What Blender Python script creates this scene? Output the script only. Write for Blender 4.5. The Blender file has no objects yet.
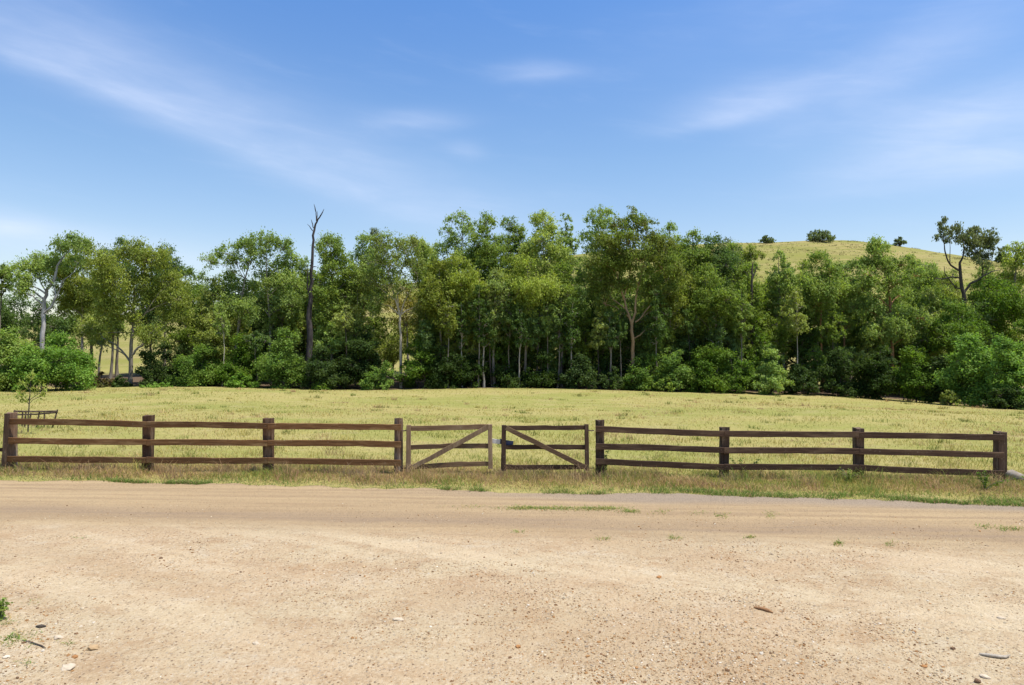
import bpy, math, random
import numpy as np
from mathutils import Vector

R = math.radians
scene = bpy.context.scene
col = scene.collection

# ------------------------------------------------------------------ camera
cam_d = bpy.data.cameras.new('camera')
cam_d.sensor_width = 36.0
cam_d.lens = 24.0
cam_d.clip_start = 0.1
cam_d.clip_end = 6000
cam = bpy.data.objects.new('camera', cam_d)
col.objects.link(cam)
CAMZ = 2.8
cam.location = (0, 0, CAMZ)
cam.rotation_euler = (R(90), 0, 0)
scene.camera = cam
F = 1024 * 24.0 / 36.0

# ------------------------------------------------------------------ light
SUN_EL, SUN_AZ = 70.0, 112.0          # azimuth clockwise from +Y: behind the camera, to the right
se, sa = R(SUN_EL), R(SUN_AZ)
sun_dir = Vector((math.sin(sa) * math.cos(se), math.cos(sa) * math.cos(se), math.sin(se)))
sd = bpy.data.lights.new('sun', 'SUN')
sd.energy = 4.0
sd.angle = R(0.53)
sd.color = (1.0, 0.94, 0.85)
sun = bpy.data.objects.new('sun', sd)
sun.rotation_euler = sun_dir.to_track_quat('Z', 'Y').to_euler()
sun.location = (20, -20, 40)
col.objects.link(sun)

scene.view_settings.view_transform = 'Standard'
scene.view_settings.look = 'None'
scene.view_settings.exposure = 0.75
scene.view_settings.gamma = 1.0

world = bpy.data.worlds.new('World')
scene.world = world
world.use_nodes = True
wt = world.node_tree
wt.nodes.clear()


class NB:
    """tiny node-expression helper"""
    def __init__(s, nt):
        s.nt = nt

    def n(s, typ, **kw):
        nd = s.nt.nodes.new(typ)
        for k, v in kw.items():
            setattr(nd, k, v)
        return nd

    def put(s, sock, v):
        if hasattr(v, 'is_output') or isinstance(v, bpy.types.NodeSocket):
            s.nt.links.new(v, sock)
        else:
            sock.default_value = v

    def m(s, op, a, b=None, c=None, clamp=False):
        nd = s.n('ShaderNodeMath', operation=op, use_clamp=clamp)
        s.put(nd.inputs[0], a)
        if b is not None:
            s.put(nd.inputs[1], b)
        if c is not None:
            s.put(nd.inputs[2], c)
        return nd.outputs[0]

    def mix(s, f, a, b, mode='MIX'):
        nd = s.n('ShaderNodeMix', data_type='RGBA', blend_type=mode)
        s.put(nd.inputs[0], f)
        s.put(nd.inputs[6], a if not isinstance(a, tuple) else (*a[:3], 1))
        s.put(nd.inputs[7], b if not isinstance(b, tuple) else (*b[:3], 1))
        return nd.outputs[2]

    def noise(s, vec, scale, detail=4, rough=0.55, dist=0.0):
        nd = s.n('ShaderNodeTexNoise')
        if vec is not None:
            s.put(nd.inputs['Vector'], vec)
        nd.inputs['Scale'].default_value = scale
        nd.inputs['Detail'].default_value = detail
        nd.inputs['Roughness'].default_value = rough
        nd.inputs['Distortion'].default_value = dist
        return nd.outputs['Fac']

    def ramp(s, f, stops, interp='LINEAR'):
        nd = s.n('ShaderNodeValToRGB')
        nd.color_ramp.interpolation = interp
        el = nd.color_ramp.elements
        while len(el) < len(stops):
            el.new(0.5)
        for e, (p, c) in zip(el, stops):
            e.position = p
            e.color = (*c, 1) if isinstance(c, tuple) else (c, c, c, 1)
        s.put(nd.inputs[0], f)
        return nd.outputs[0]

    def mapr(s, v, a, b, c=0.0, d=1.0, smooth=True):
        nd = s.n('ShaderNodeMapRange', interpolation_type='SMOOTHSTEP' if smooth else 'LINEAR')
        s.put(nd.inputs[0], v)
        for i, x in enumerate((a, b, c, d)):
            s.put(nd.inputs[i + 1], x)
        return nd.outputs[0]

    def xyz(s, x, y, z):
        nd = s.n('ShaderNodeCombineXYZ')
        s.put(nd.inputs[0], x); s.put(nd.inputs[1], y); s.put(nd.inputs[2], z)
        return nd.outputs[0]

    def scale(s, vec, sc, loc=(0, 0, 0)):
        nd = s.n('ShaderNodeMapping')
        s.put(nd.inputs[0], vec)
        nd.inputs['Scale'].default_value = sc
        nd.inputs['Location'].default_value = loc
        return nd.outputs[0]


w = NB(wt)
tc = w.n('ShaderNodeTexCoord')
sep = w.n('ShaderNodeSeparateXYZ')
wt.links.new(tc.outputs['Generated'], sep.inputs[0])
dx, dy, dz = sep.outputs
az = w.m('ARCTAN2', dx, dy)
el = w.m('ARCSINE', dz)
sky = w.n('ShaderNodeTexSky', sky_type='NISHITA')
sky.sun_disc = False
sky.sun_elevation = se
sky.sun_rotation = sa
sky.altitude = 100
sky.air_density = 1.0
sky.dust_density = 0.7
sky.ozone_density = 2.0
base = sky.outputs[0]
# tint: bluer aloft, paler near the horizon
tint = w.ramp(w.m('MULTIPLY', el, 1.0), [(0.0, (1.08, 0.98, 0.95)), (0.10, (1.06, 0.99, 0.97)), (0.25, (0.90, 1.0, 1.07)),
                                         (0.46, (0.66, 0.95, 1.25)), (1.0, (0.9, 0.97, 1.1))])
base = w.mix(1.0, base, tint, 'MULTIPLY')
# cirrus: (azimuth deg, elevation deg, length, width above, width below, tilt deg, strength)
cirrus = [
    (-20.0, 14.4, 19.0, 4.6, 0.9, -16.5, 0.19),
    (-29.5, 17.8, 7.5, 3.0, 1.3, -10.0, 0.28),
    (-37.0, 21.0, 8.0, 5.0, 2.5, -16.0, 0.18),
    (-13.0, 12.6, 15.0, 3.6, 2.0, -16.0, 0.20),
    (-7.7, 17.7, 3.8, 0.9, 0.7, 3.0, 0.26),
    (-3.9, 15.8, 1.6, 0.7, 0.6, -8.0, 0.16),
    (2.4, 21.4, 3.4, 0.8, 0.6, 2.0, 0.32),
    (18.3, 17.7, 5.2, 1.8, 0.7, 6.0, 0.44),
    (29.0, 19.2, 8.5, 2.4, 1.9, 17.0, 0.34),
    (33.3, 14.8, 8.5, 2.8, 2.4, 9.0, 0.46),
    (34.5, 12.0, 8.0, 1.4, 1.2, 1.0, 0.36),
    (-33.5, 7.3, 12.0, 1.2, 1.2, -5.0, 0.42),
    (-36.5, 7.6, 1.9, 0.6, 0.5, 4.0, 0.30),
    (24.0, 25.0, 14.0, 4.0, 4.0, 10.0, 0.12),
    (75.0, 25.0, 16.0, 4.0, 2.0, 15.0, 0.3),
    (-80.0, 30.0, 18.0, 5.0, 2.0, -15.0, 0.3),
    (165.0, 35.0, 25.0, 6.0, 4.0, 10.0, 0.25),
]
vec = w.xyz(az, el, 0.0)
warp = w.noise(w.scale(vec, (3.0, 9.0, 1)), 1.6, 3, 0.5)
warp = w.m('SUBTRACT', warp, 0.5)
cloud = None
for (a0, e0, L, wu, wd, th, st) in cirrus:
    a0, e0, L, wu, wd, th = R(a0), R(e0), R(L), R(wu), R(wd), R(th)
    da = w.m('SUBTRACT', az, a0)
    de = w.m('ADD', w.m('SUBTRACT', el, e0), w.m('MULTIPLY', warp, 0.03))
    ss = w.m('ADD', w.m('MULTIPLY', da, math.cos(th) / L), w.m('MULTIPLY', de, math.sin(th) / L))
    tt = w.m('ADD', w.m('MULTIPLY', da, -math.sin(th)), w.m('MULTIPLY', de, math.cos(th)))
    tt = w.m('MAXIMUM', w.m('MULTIPLY', tt, 1 / wu), w.m('MULTIPLY', tt, -1 / wd))
    q = w.m('ADD', w.m('MULTIPLY', ss, ss), w.m('MULTIPLY', tt, tt))
    g = w.m('MULTIPLY', w.m('EXPONENT', w.m('MULTIPLY', q, -1.0)), st)
    cloud = g if cloud is None else w.m('ADD', cloud, g)
rot = w.n('ShaderNodeMapping')
wt.links.new(vec, rot.inputs[0])
rot.inputs['Rotation'].default_value = (0, 0, R(8))
fib = w.noise(w.scale(rot.outputs[0], (2.2, 12.0, 1)), 3.0, 6, 0.6, 0.4)
fib2 = w.noise(w.scale(vec, (5.0, 16.0, 1), (3, 1, 0)), 2.0, 4, 0.55, 0.3)
cloud = w.m('MULTIPLY', cloud, w.m('ADD', w.m('MULTIPLY', fib, 1.1), w.m('MULTIPLY', fib2, 0.8)))
veil = w.m('MULTIPLY', w.mapr(fib, 0.5, 0.85), 0.07)
cloud = w.m('ADD', cloud, veil, clamp=True)
skyc = w.mix(w.m('MULTIPLY', cloud, 0.72), base, (5.4, 5.9, 7.2))
bg = w.n('ShaderNodeBackground')
wt.links.new(skyc, bg.inputs[0])
bg.inputs[1].default_value = 0.098
wo = w.n('ShaderNodeOutputWorld')
wt.links.new(bg.outputs[0], wo.inputs[0])

rng = np.random.default_rng(7)
random.seed(7)


# ------------------------------------------------------------------ helpers
def tag(o, label=None, cat=None, group=None, kind=None):
    if label: o['label'] = label
    if cat: o['category'] = cat
    if group: o['group'] = group
    if kind: o['kind'] = kind
    return o


def empty(name, loc, label=None, cat=None, group=None):
    o = bpy.data.objects.new(name, None)
    o.empty_display_size = 0.3
    col.objects.link(o)
    o.location = loc
    return tag(o, label, cat, group)


def mesh_np(name, verts, faces, mat, parent=None, colors=None, smooth=False, loc=None):
    """faces: list of (M,k) int arrays"""
    verts = np.asarray(verts, dtype=np.float32)
    me = bpy.data.meshes.new(name)
    if isinstance(faces, np.ndarray):
        faces = [faces]
    faces = [np.asarray(f, dtype=np.int32) for f in faces if len(f)]
    nl = sum(f.size for f in faces)
    npoly = sum(len(f) for f in faces)
    me.vertices.add(len(verts))
    me.vertices.foreach_set('co', verts.ravel())
    me.loops.add(nl)
    me.polygons.add(npoly)
    me.loops.foreach_set('vertex_index', np.concatenate([f.ravel() for f in faces]))
    starts, tot, s = [], [], 0
    for f in faces:
        k = f.shape[1]
        starts.append(s + np.arange(len(f)) * k)
        tot.append(np.full(len(f), k))
        s += f.size
    me.polygons.foreach_set('loop_start', np.concatenate(starts).astype(np.int32))
    me.polygons.foreach_set('use_smooth', np.full(npoly, bool(smooth)))
    if colors is not None:
        ca = me.color_attributes.new('tone', 'FLOAT_COLOR', 'POINT')
        c4 = np.ones((len(verts), 4), dtype=np.float32)
        c4[:, :3] = colors
        ca.data.foreach_set('color', c4.ravel())
    me.update(calc_edges=True)
    if mat is not None:
        me.materials.append(mat)
    o = bpy.data.objects.new(name, me)
    col.objects.link(o)
    if parent is not None:
        o.parent = parent
    if loc is not None:
        o.location = loc
    return o


def tube(P, rad, sides=6, cap=True):
    """tube along polyline P (n,3) with radii (n) -> verts, quads"""
    P = np.asarray(P, float)
    n = len(P)
    rad = np.asarray(rad, float)
    T = np.gradient(P, axis=0)
    T /= np.linalg.norm(T, axis=1)[:, None] + 1e-9
    ref = np.array([0.31, 0.95, 0.05]) if abs(T[0][2]) > 0.6 else np.array([0.1, 0.1, 1.0])
    V = []
    ang = np.linspace(0, 2 * np.pi, sides, endpoint=False)
    for i in range(n):
        u = np.cross(T[i], ref); u /= np.linalg.norm(u) + 1e-9
        v = np.cross(T[i], u)
        V.append(P[i] + rad[i] * (np.cos(ang)[:, None] * u + np.sin(ang)[:, None] * v))
    V = np.concatenate(V)
    q = []
    for i in range(n - 1):
        a = i * sides + np.arange(sides)
        b = i * sides + (np.arange(sides) + 1) % sides
        q.append(np.stack([a, b, b + sides, a + sides], 1))
    return V, np.concatenate(q)


class Acc:
    def __init__(s):
        s.v, s.f, s.c, s.n = [], [], [], 0

    def add(s, v, f, c=None):
        s.v.append(np.asarray(v, float)); s.f.append(np.asarray(f) + s.n); s.n += len(v)
        if c is not None:
            s.c.append(c)

    def tube(s, P, rad, sides=6):
        s.add(*tube(P, rad, sides))

    def arrays(s):
        return np.concatenate(s.v), [np.concatenate([f for f in s.f if f.shape[1] == k]) for k in (3, 4) if any(f.shape[1] == k for f in s.f)]

    def build(s, name, mat, parent=None, smooth=False, loc=None):
        v, f = s.arrays()
        return mesh_np(name, v, f, mat, parent, None, smooth, loc)


def smoothstep(a, b, x):
    t = np.clip((x - a) / (b - a), 0, 1)
    return t * t * (3 - 2 * t)


def vnoise(x, y, seed=0):
    """cheap smooth value noise, 0..1"""
    xi, yi = np.floor(x).astype(int), np.floor(y).astype(int)
    fx, fy = x - xi, y - yi
    fx, fy = fx * fx * (3 - 2 * fx), fy * fy * (3 - 2 * fy)

    def h(a, b):
        k = (a * 374761393 + b * 668265263 + seed * 974711) & 0x7fffffff
        k = ((k ^ (k >> 13)) * 1274126177) & 0x7fffffff
        return ((k ^ (k >> 16)) & 0xffff) / 65535.0
    return (h(xi, yi) * (1 - fx) + h(xi + 1, yi) * fx) * (1 - fy) + (h(xi, yi + 1) * (1 - fx) + h(xi + 1, yi + 1) * fx) * fy


# ------------------------------------------------------------------ terrain heights
RIDGE = 240.0
_sky = np.array([(-1500, 338), (-300, 342), (0, 334), (120, 322), (200, 310), (400, 283), (600, 252), (700, 239), (760, 238), (820, 236.5), (860, 236.5),
                 (900, 241), (940, 249), (985, 261), (1024, 267), (1100, 285), (1300, 318), (2500, 336)], float)
_hx = (_sky[:, 0] - 512) / F * RIDGE
_hz = CAMZ + (342.5 - _sky[:, 1]) / F * RIDGE


def zg(X, Y):
    X = np.asarray(X, float); Y = np.asarray(Y, float)
    z = -0.0115 * np.clip(X, -25, 14) * smoothstep(3, 11, Y)
    z = z - 1.37 * np.clip((Y - 14.0) / 46.0, 0, 1.0)
    sx = np.clip((X - 12) / 22, 0, 1.4)
    z = z - 0.75 * sx ** 1.5 * np.clip((Y - 14) / 30, 0, 1.0)
    far = smoothstep(16, 30, Y)
    z = z + far * 0.10 * (np.sin(X * 0.21 + Y * 0.13) + np.sin(X * 0.09 - Y * 0.22 + 1.0))
    t = np.clip((Y - 74) / (RIDGE - 74), 0, 1)
    p = np.where(t < 0.1, t * t * 5 * 0.9, 0.045 + (t - 0.1) * 1.055)
    p = np.clip(np.where(t > 0.9, p - (t - 0.9) ** 2 * 0.5, p), 0, 1)
    H = np.interp(X, _hx, _hz) + 0.5 * np.sin(X * 0.045)
    back = 1 - 0.75 * smoothstep(RIDGE, RIDGE + 260, Y)
    z = z + (H * back + 1.37) * p / 0.99
    return z


def at(px, py, Y):
    return np.array([(px - 512) / F * Y, Y, CAMZ - (py - 342.5) / F * Y])


def gz(px, Y):
    return float(zg((px - 512) / F * Y, Y))


# ------------------------------------------------------------------ materials
def newmat(name):
    m = bpy.data.materials.new(name)
    m.use_nodes = True
    nt = m.node_tree
    nt.nodes.clear()
    b = NB(nt)
    out = b.n('ShaderNodeOutputMaterial')
    pr = b.n('ShaderNodeBsdfPrincipled')
    nt.links.new(pr.outputs[0], out.inputs[0])
    pr.inputs['Specular IOR Level'].default_value = 0.25
    pr.inputs['Roughness'].default_value = 0.85
    return m, b, pr, out


def bump(b, pr, h, strength=0.5, dist=0.02):
    bn = b.n('ShaderNodeBump')
    bn.inputs['Strength'].default_value = strength
    bn.inputs['Distance'].default_value = dist
    b.put(bn.inputs['Height'], h)
    b.nt.links.new(bn.outputs[0], pr.inputs['Normal'])


def leaf_mat(name, c, c2, trans=0.48, clump=0.55, spec=0.14):
    m, b, pr, out = newmat(name)
    geo = b.n('ShaderNodeNewGeometry')
    t = b.n('ShaderNodeTexCoord')
    n1 = b.noise(t.outputs['Object'], clump, 2, 0.5)
    n1 = b.mapr(n1, 0.35, 0.65)
    k = b.mix(n1, c, c2)
    rnd = b.mapr(geo.outputs['Random Per Island'], 0, 1, 1.0, 2.0, False)
    hs = b.n('ShaderNodeHueSaturation')
    oi = b.n('ShaderNodeObjectInfo')
    b.put(hs.inputs['Color'], k); b.put(hs.inputs['Value'], b.m('MULTIPLY', rnd, b.mapr(oi.outputs['Random'], 0, 1, .80, 1.20, False)))
    b.put(hs.inputs['Saturation'], b.mapr(oi.outputs['Random'], 0, 1, 1.02, .86, False))
    b.put(hs.inputs['Hue'], b.mapr(geo.outputs['Random Per Island'], 0, 1, 0.485, 0.51, False))
    b.put(pr.inputs['Base Color'], hs.outputs[0])
    pr.inputs['Roughness'].default_value = 0.62
    pr.inputs['Specular IOR Level'].default_value = spec
    tr = b.n('ShaderNodeBsdfTranslucent')
    tcx = b.mix(1.0, hs.outputs[0], (1.15, 1.2, 0.55), 'MULTIPLY')
    b.put(tr.inputs[0], tcx)
    mx = b.n('ShaderNodeMixShader')
    mx.inputs[0].default_value = trans
    b.nt.links.new(pr.outputs[0], mx.inputs[1]); b.nt.links.new(tr.outputs[0], mx.inputs[2])
    b.nt.links.new(mx.outputs[0], out.inputs[0])
    return m


LM = {
    'olive': leaf_mat('leaf_olive', (0.153, 0.190, 0.039), (0.209, 0.242, 0.047)),
    'gum': leaf_mat('leaf_gum', (0.116, 0.171, 0.032), (0.172, 0.229, 0.041)),
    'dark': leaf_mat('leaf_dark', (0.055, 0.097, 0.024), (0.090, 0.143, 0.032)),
    'lit': leaf_mat('leaf_light_lit_gum', (0.160, 0.209, 0.033), (0.236, 0.280, 0.046)),  # lighter green gum leaf; sunlit look of front crowns is painted into it
    'yellow': leaf_mat('leaf_yellowish', (0.2, 0.18, 0.045), (0.26, 0.23, 0.06)),
    'brownish': leaf_mat('leaf_brownish', (0.144, 0.168, 0.041), (0.139, 0.190, 0.039)),
    'blue': leaf_mat('leaf_bluish', (0.088, 0.110, 0.048), (0.118, 0.137, 0.056)),
    'bush': leaf_mat('leaf_bush', (0.075, 0.137, 0.018), (0.120, 0.187, 0.024)),
    'bushdark': leaf_mat('leaf_bush_dark', (0.028, 0.053, 0.010), (0.047, 0.078, 0.014)),  # dark green leaf, lowered further to paint in shade under the canopy
    'bright': leaf_mat('leaf_bright', (0.081, 0.160, 0.013), (0.119, 0.207, 0.018), spec=0.15),
    'light': leaf_mat('leaf_light', (0.145, 0.215, 0.038), (0.185, 0.25, 0.045)),
    'hill': leaf_mat('leaf_hill', (0.072, 0.100, 0.039), (0.096, 0.128, 0.045)),
    'red': leaf_mat('leaf_dry_red', (0.118, 0.068, 0.028), (0.083, 0.089, 0.024)),
}


def bark_mat(name, c, c2, scale=3.0):
    m, b, pr, out = newmat(name)
    t = b.n('ShaderNodeTexCoord')
    n1 = b.noise(b.scale(t.outputs['Object'], (1, 1, 0.25)), scale, 5, 0.65)
    n1 = b.mapr(n1, 0.36, 0.64)
    b.put(pr.inputs['Base Color'], b.mix(n1, c, c2))
    n2 = b.noise(b.scale(t.outputs['Object'], (1, 1, 0.2)), 14, 4, 0.6)
    bump(b, pr, n2, 0.6, 0.05)
    pr.inputs['Roughness'].default_value = 0.9
    return m


BM = {
    'grey': bark_mat('bark_grey', (0.158, 0.133, 0.104), (0.259, 0.230, 0.187)),
    'pale': bark_mat('bark_pale', (0.302, 0.259, 0.202), (0.432, 0.389, 0.324)),
    'white': bark_mat('bark_white', (0.216, 0.194, 0.187), (0.504, 0.490, 0.475), 2.0),
    'orange': bark_mat('bark_orange', (0.202, 0.097, 0.043), (0.317, 0.180, 0.086)),
    'salmon': bark_mat('bark_salmon', (0.302, 0.194, 0.108), (0.396, 0.274, 0.158)),
    'dark': bark_mat('bark_dark', (0.040, 0.032, 0.027), (0.094, 0.076, 0.061)),
    'charred': bark_mat('bark_charred', (0.018, 0.015, 0.016), (0.072, 0.061, 0.061), 4.0),
}


def wood_mat(name, c, c2, axis='x', pale=(0.30, 0.24, 0.18), pale_amt=0.35):
    m, b, pr, out = newmat(name)
    t = b.n('ShaderNodeTexCoord')
    oi = b.n('ShaderNodeObjectInfo')
    sc = (0.8, 14, 14) if axis == 'x' else (14, 14, 0.8)
    off = b.n('ShaderNodeVectorMath', operation='ADD')
    b.put(off.inputs[0], t.outputs['Object'])
    rx = b.m('MULTIPLY', oi.outputs['Random'], 37.0)
    b.put(off.inputs[1], b.xyz(rx, rx, rx))
    g = b.noise(b.scale(off.outputs[0], sc), 2.5, 6, 0.65, 0.3)
    blot = b.noise(b.scale(off.outputs[0], (1, 5, 5) if axis == 'x' else (5, 5, 1)), 1.5, 5, 0.65)
    k = b.mix(b.mapr(g, 0.3, 0.7), c, c2)
    k = b.mix(b.m('MULTIPLY', b.mapr(blot, 0.48, 0.68), pale_amt * 1.75), k, pale)
    lich = b.noise(off.outputs[0], 16, 3, 0.6)
    k = b.mix(b.m('MULTIPLY', b.mapr(lich, 0.63, 0.75), 0.5 * pale_amt), k, (0.42, 0.38, 0.31))
    hs = b.n('ShaderNodeHueSaturation')
    b.put(hs.inputs['Color'], k)
    b.put(hs.inputs['Value'], b.mapr(oi.outputs['Random'], 0, 1, 0.8, 1.22, False))
    b.put(pr.inputs['Base Color'], hs.outputs[0])
    bump(b, pr, g, 0.7, 0.012)
    pr.inputs['Roughness'].default_value = 0.82
    return m


def plain_mat(name, c, rough=0.7, metal=0.0, var=0.25, scale=9.0, c2=None):
    m, b, pr, out = newmat(name)
    t = b.n('ShaderNodeTexCoord')
    n = b.noise(t.outputs['Object'], scale, 5, 0.6)
    c2 = c2 or tuple(min(1, x * (1 + var * 2)) for x in c)
    b.put(pr.inputs['Base Color'], b.mix(b.mapr(n, 0.35, 0.65), tuple(x * (1 - var) for x in c), c2))
    pr.inputs['Roughness'].default_value = rough
    pr.inputs['Metallic'].default_value = metal
    bump(b, pr, n, 0.3, 0.01)
    return m


WOOD = {
    'warm_rail': wood_mat('wood_warm_rail', (0.081, 0.037, 0.013), (0.164, 0.081, 0.031), 'x', (0.245, 0.155, 0.069), 0.4),
    'warm_post': wood_mat('wood_warm_post', (0.041, 0.020, 0.011), (0.090, 0.045, 0.023), 'z', (0.195, 0.131, 0.081), 0.4),
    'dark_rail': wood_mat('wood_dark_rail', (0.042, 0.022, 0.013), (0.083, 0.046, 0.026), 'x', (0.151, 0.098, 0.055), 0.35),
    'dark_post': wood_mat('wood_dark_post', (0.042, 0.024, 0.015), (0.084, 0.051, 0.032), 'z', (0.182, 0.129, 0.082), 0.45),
    'grey_rail': wood_mat('wood_grey_rail', (0.099, 0.055, 0.029), (0.165, 0.103, 0.056), 'x', (0.225, 0.158, 0.090), 0.4),
    'grey_post': wood_mat('wood_grey_post', (0.143, 0.092, 0.053), (0.227, 0.156, 0.091), 'z', (0.304, 0.223, 0.136), 0.4),
    'log_post': wood_mat('wood_log_post', (0.112, 0.062, 0.035), (0.195, 0.124, 0.078), 'z', (0.300, 0.240, 0.182), 0.5),
    'log_grey': wood_mat('wood_log_grey', (0.16, 0.13, 0.10), (0.30, 0.25, 0.20), 'x', (0.4, 0.36, 0.31), 0.4),
    'cut': wood_mat('wood_cut', (0.28, 0.14, 0.055), (0.36, 0.19, 0.085), 'x', (0.40, 0.26, 0.14), 0.3),
}
M_STEEL = plain_mat('galvanised_steel', (0.50, 0.49, 0.47), 0.55, 0.3, 0.1)
M_BLUE = plain_mat('blue_plastic', (0.045, 0.055, 0.11), 0.5, 0.0, 0.2)
M_IRON = plain_mat('rusty_iron', (0.085, 0.060, 0.045), 0.85, 0.2, 0.35)


# dirt: colour depends on where it lies (tracks along the road, pale scalps, pinkish clay)
def dirt_mat():
    m, b, pr, out = newmat('dirt')
    t = b.n('ShaderNodeTexCoord')
    P = t.outputs['Object']
    s = b.n('ShaderNodeSeparateXYZ')
    b.put(s.inputs[0], P)
    x, y = s.outputs[0], s.outputs[1]
    big = b.noise(b.scale(P, (0.6, 1.0, 1)), 0.55, 4, 0.6)
    mid = b.noise(b.scale(P, (0.8, 1.2, 1), (5, 2, 0)), 1.6, 5, 0.65)
    c = b.mix(b.mapr(big, 0.34, 0.66), (0.398, 0.294, 0.181), (0.421, 0.339, 0.217))
    c = b.mix(b.m('MULTIPLY', b.mapr(mid, 0.54, 0.72), 0.55), c, (0.480, 0.416, 0.308))
    c = b.mix(b.m('MULTIPLY', b.mapr(mid, 0.50, 0.33), 0.7), c, (0.323, 0.218, 0.123))
    # stones of the surface
    fine = b.noise(P, 33, 3, 0.6)
    med = b.noise(P, 12, 4, 0.65)
    c = b.mix(b.m('MULTIPLY', b.mapr(fine, 0.54, 0.70), 0.75), c, (0.255, 0.164, 0.090))
    c = b.mix(b.m('MULTIPLY', b.mapr(fine, 0.44, 0.30), 0.6), c, (0.511, 0.443, 0.344))
    c = b.mix(b.m('MULTIPLY', b.mapr(med, 0.54, 0.70), 0.45), c, (0.312, 0.203, 0.105))
    c = b.mix(b.m('MULTIPLY', b.mapr(med, 0.44, 0.32), 0.40), c, (0.520, 0.437, 0.315))
    vor = b.n('ShaderNodeTexVoronoi', feature='F1')
    b.put(vor.inputs['Vector'], P)
    vor.inputs['Scale'].default_value = 26
    vs = b.n('ShaderNodeSeparateXYZ')
    b.put(vs.inputs[0], vor.outputs['Color'])
    spot = b.m('MULTIPLY', b.mapr(vor.outputs['Distance'], 0.30, 0.18), b.mapr(vs.outputs[0], 0.52, 0.60))
    pebc = b.ramp(vs.outputs[1], [(0.0, (0.150, 0.092, 0.058)), (0.45, (0.255, 0.153, 0.082)), (0.7, (0.390, 0.320, 0.247)), (1.0, (0.586, 0.557, 0.525))], 'CONSTANT')
    c = b.mix(b.m('MULTIPLY', spot, 0.75), c, pebc)
    sw = b.n('ShaderNodeMapping')
    b.put(sw.inputs[0], P)
    sw.inputs['Rotation'].default_value = (0, 0, R(28))
    swn = b.noise(b.scale(sw.outputs[0], (0.10, 1.0, 1)), 0.9, 5, 0.6, 0.5)
    c = b.mix(b.m('MULTIPLY', b.mapr(swn, 0.52, 0.64), 0.38), c, (0.541, 0.447, 0.299))
    c = b.mix(b.m('MULTIPLY', b.mapr(swn, 0.47, 0.36), 0.35), c, (0.343, 0.244, 0.142))
    # the road: greyer compacted wheel tracks running along X
    wob = b.m('MULTIPLY', b.m('SUBTRACT', b.noise(b.scale(P, (0.25, 0.4, 1)), 0.6, 3, 0.5), 0.5), 1.3)
    yy = b.m('ADD', b.m('ADD', y, wob), b.m('MULTIPLY', x, 0.06))
    streak = b.noise(b.scale(P, (0.12, 3.0, 1)), 1.7, 5, 0.6)
    road = b.m('MULTIPLY', b.mapr(yy, 9.2, 10.6), 0.9)
    c = b.mix(road, c, b.mix(b.mapr(streak, 0.3, 0.7), (0.278, 0.198, 0.115), (0.375, 0.275, 0.155)))
    track1 = b.m('MULTIPLY', b.mapr(b.m('ABSOLUTE', b.m('SUBTRACT', yy, 10.75)), 0.55, 0.1), b.mapr(streak, 0.35, 0.6))
    c = b.mix(b.m('MULTIPLY', track1, 0.75), c, (0.236, 0.172, 0.115))
    gry = b.m('MULTIPLY', b.mapr(yy, 12.1, 12.7), b.mapr(x, -3.0, 3.0))
    c = b.mix(b.m('MULTIPLY', gry, 0.75), c, b.mix(fine, (0.165, 0.136, 0.109), (0.315, 0.257, 0.197)))
    b.put(pr.inputs['Base Color'], c)
    pr.inputs['Roughness'].default_value = 0.95
    pr.inputs['Specular IOR Level'].default_value = 0.12
    h = b.m('ADD', b.m('MULTIPLY', b.noise(P, 9, 6, 0.7), 1.0), b.m('MULTIPLY', spot, 0.25))
    h = b.m('ADD', h, b.m('MULTIPLY', fine, 0.6))
    bump(b, pr, h, 1.0, 0.035)
    return m


M_DIRT = dirt_mat()


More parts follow.
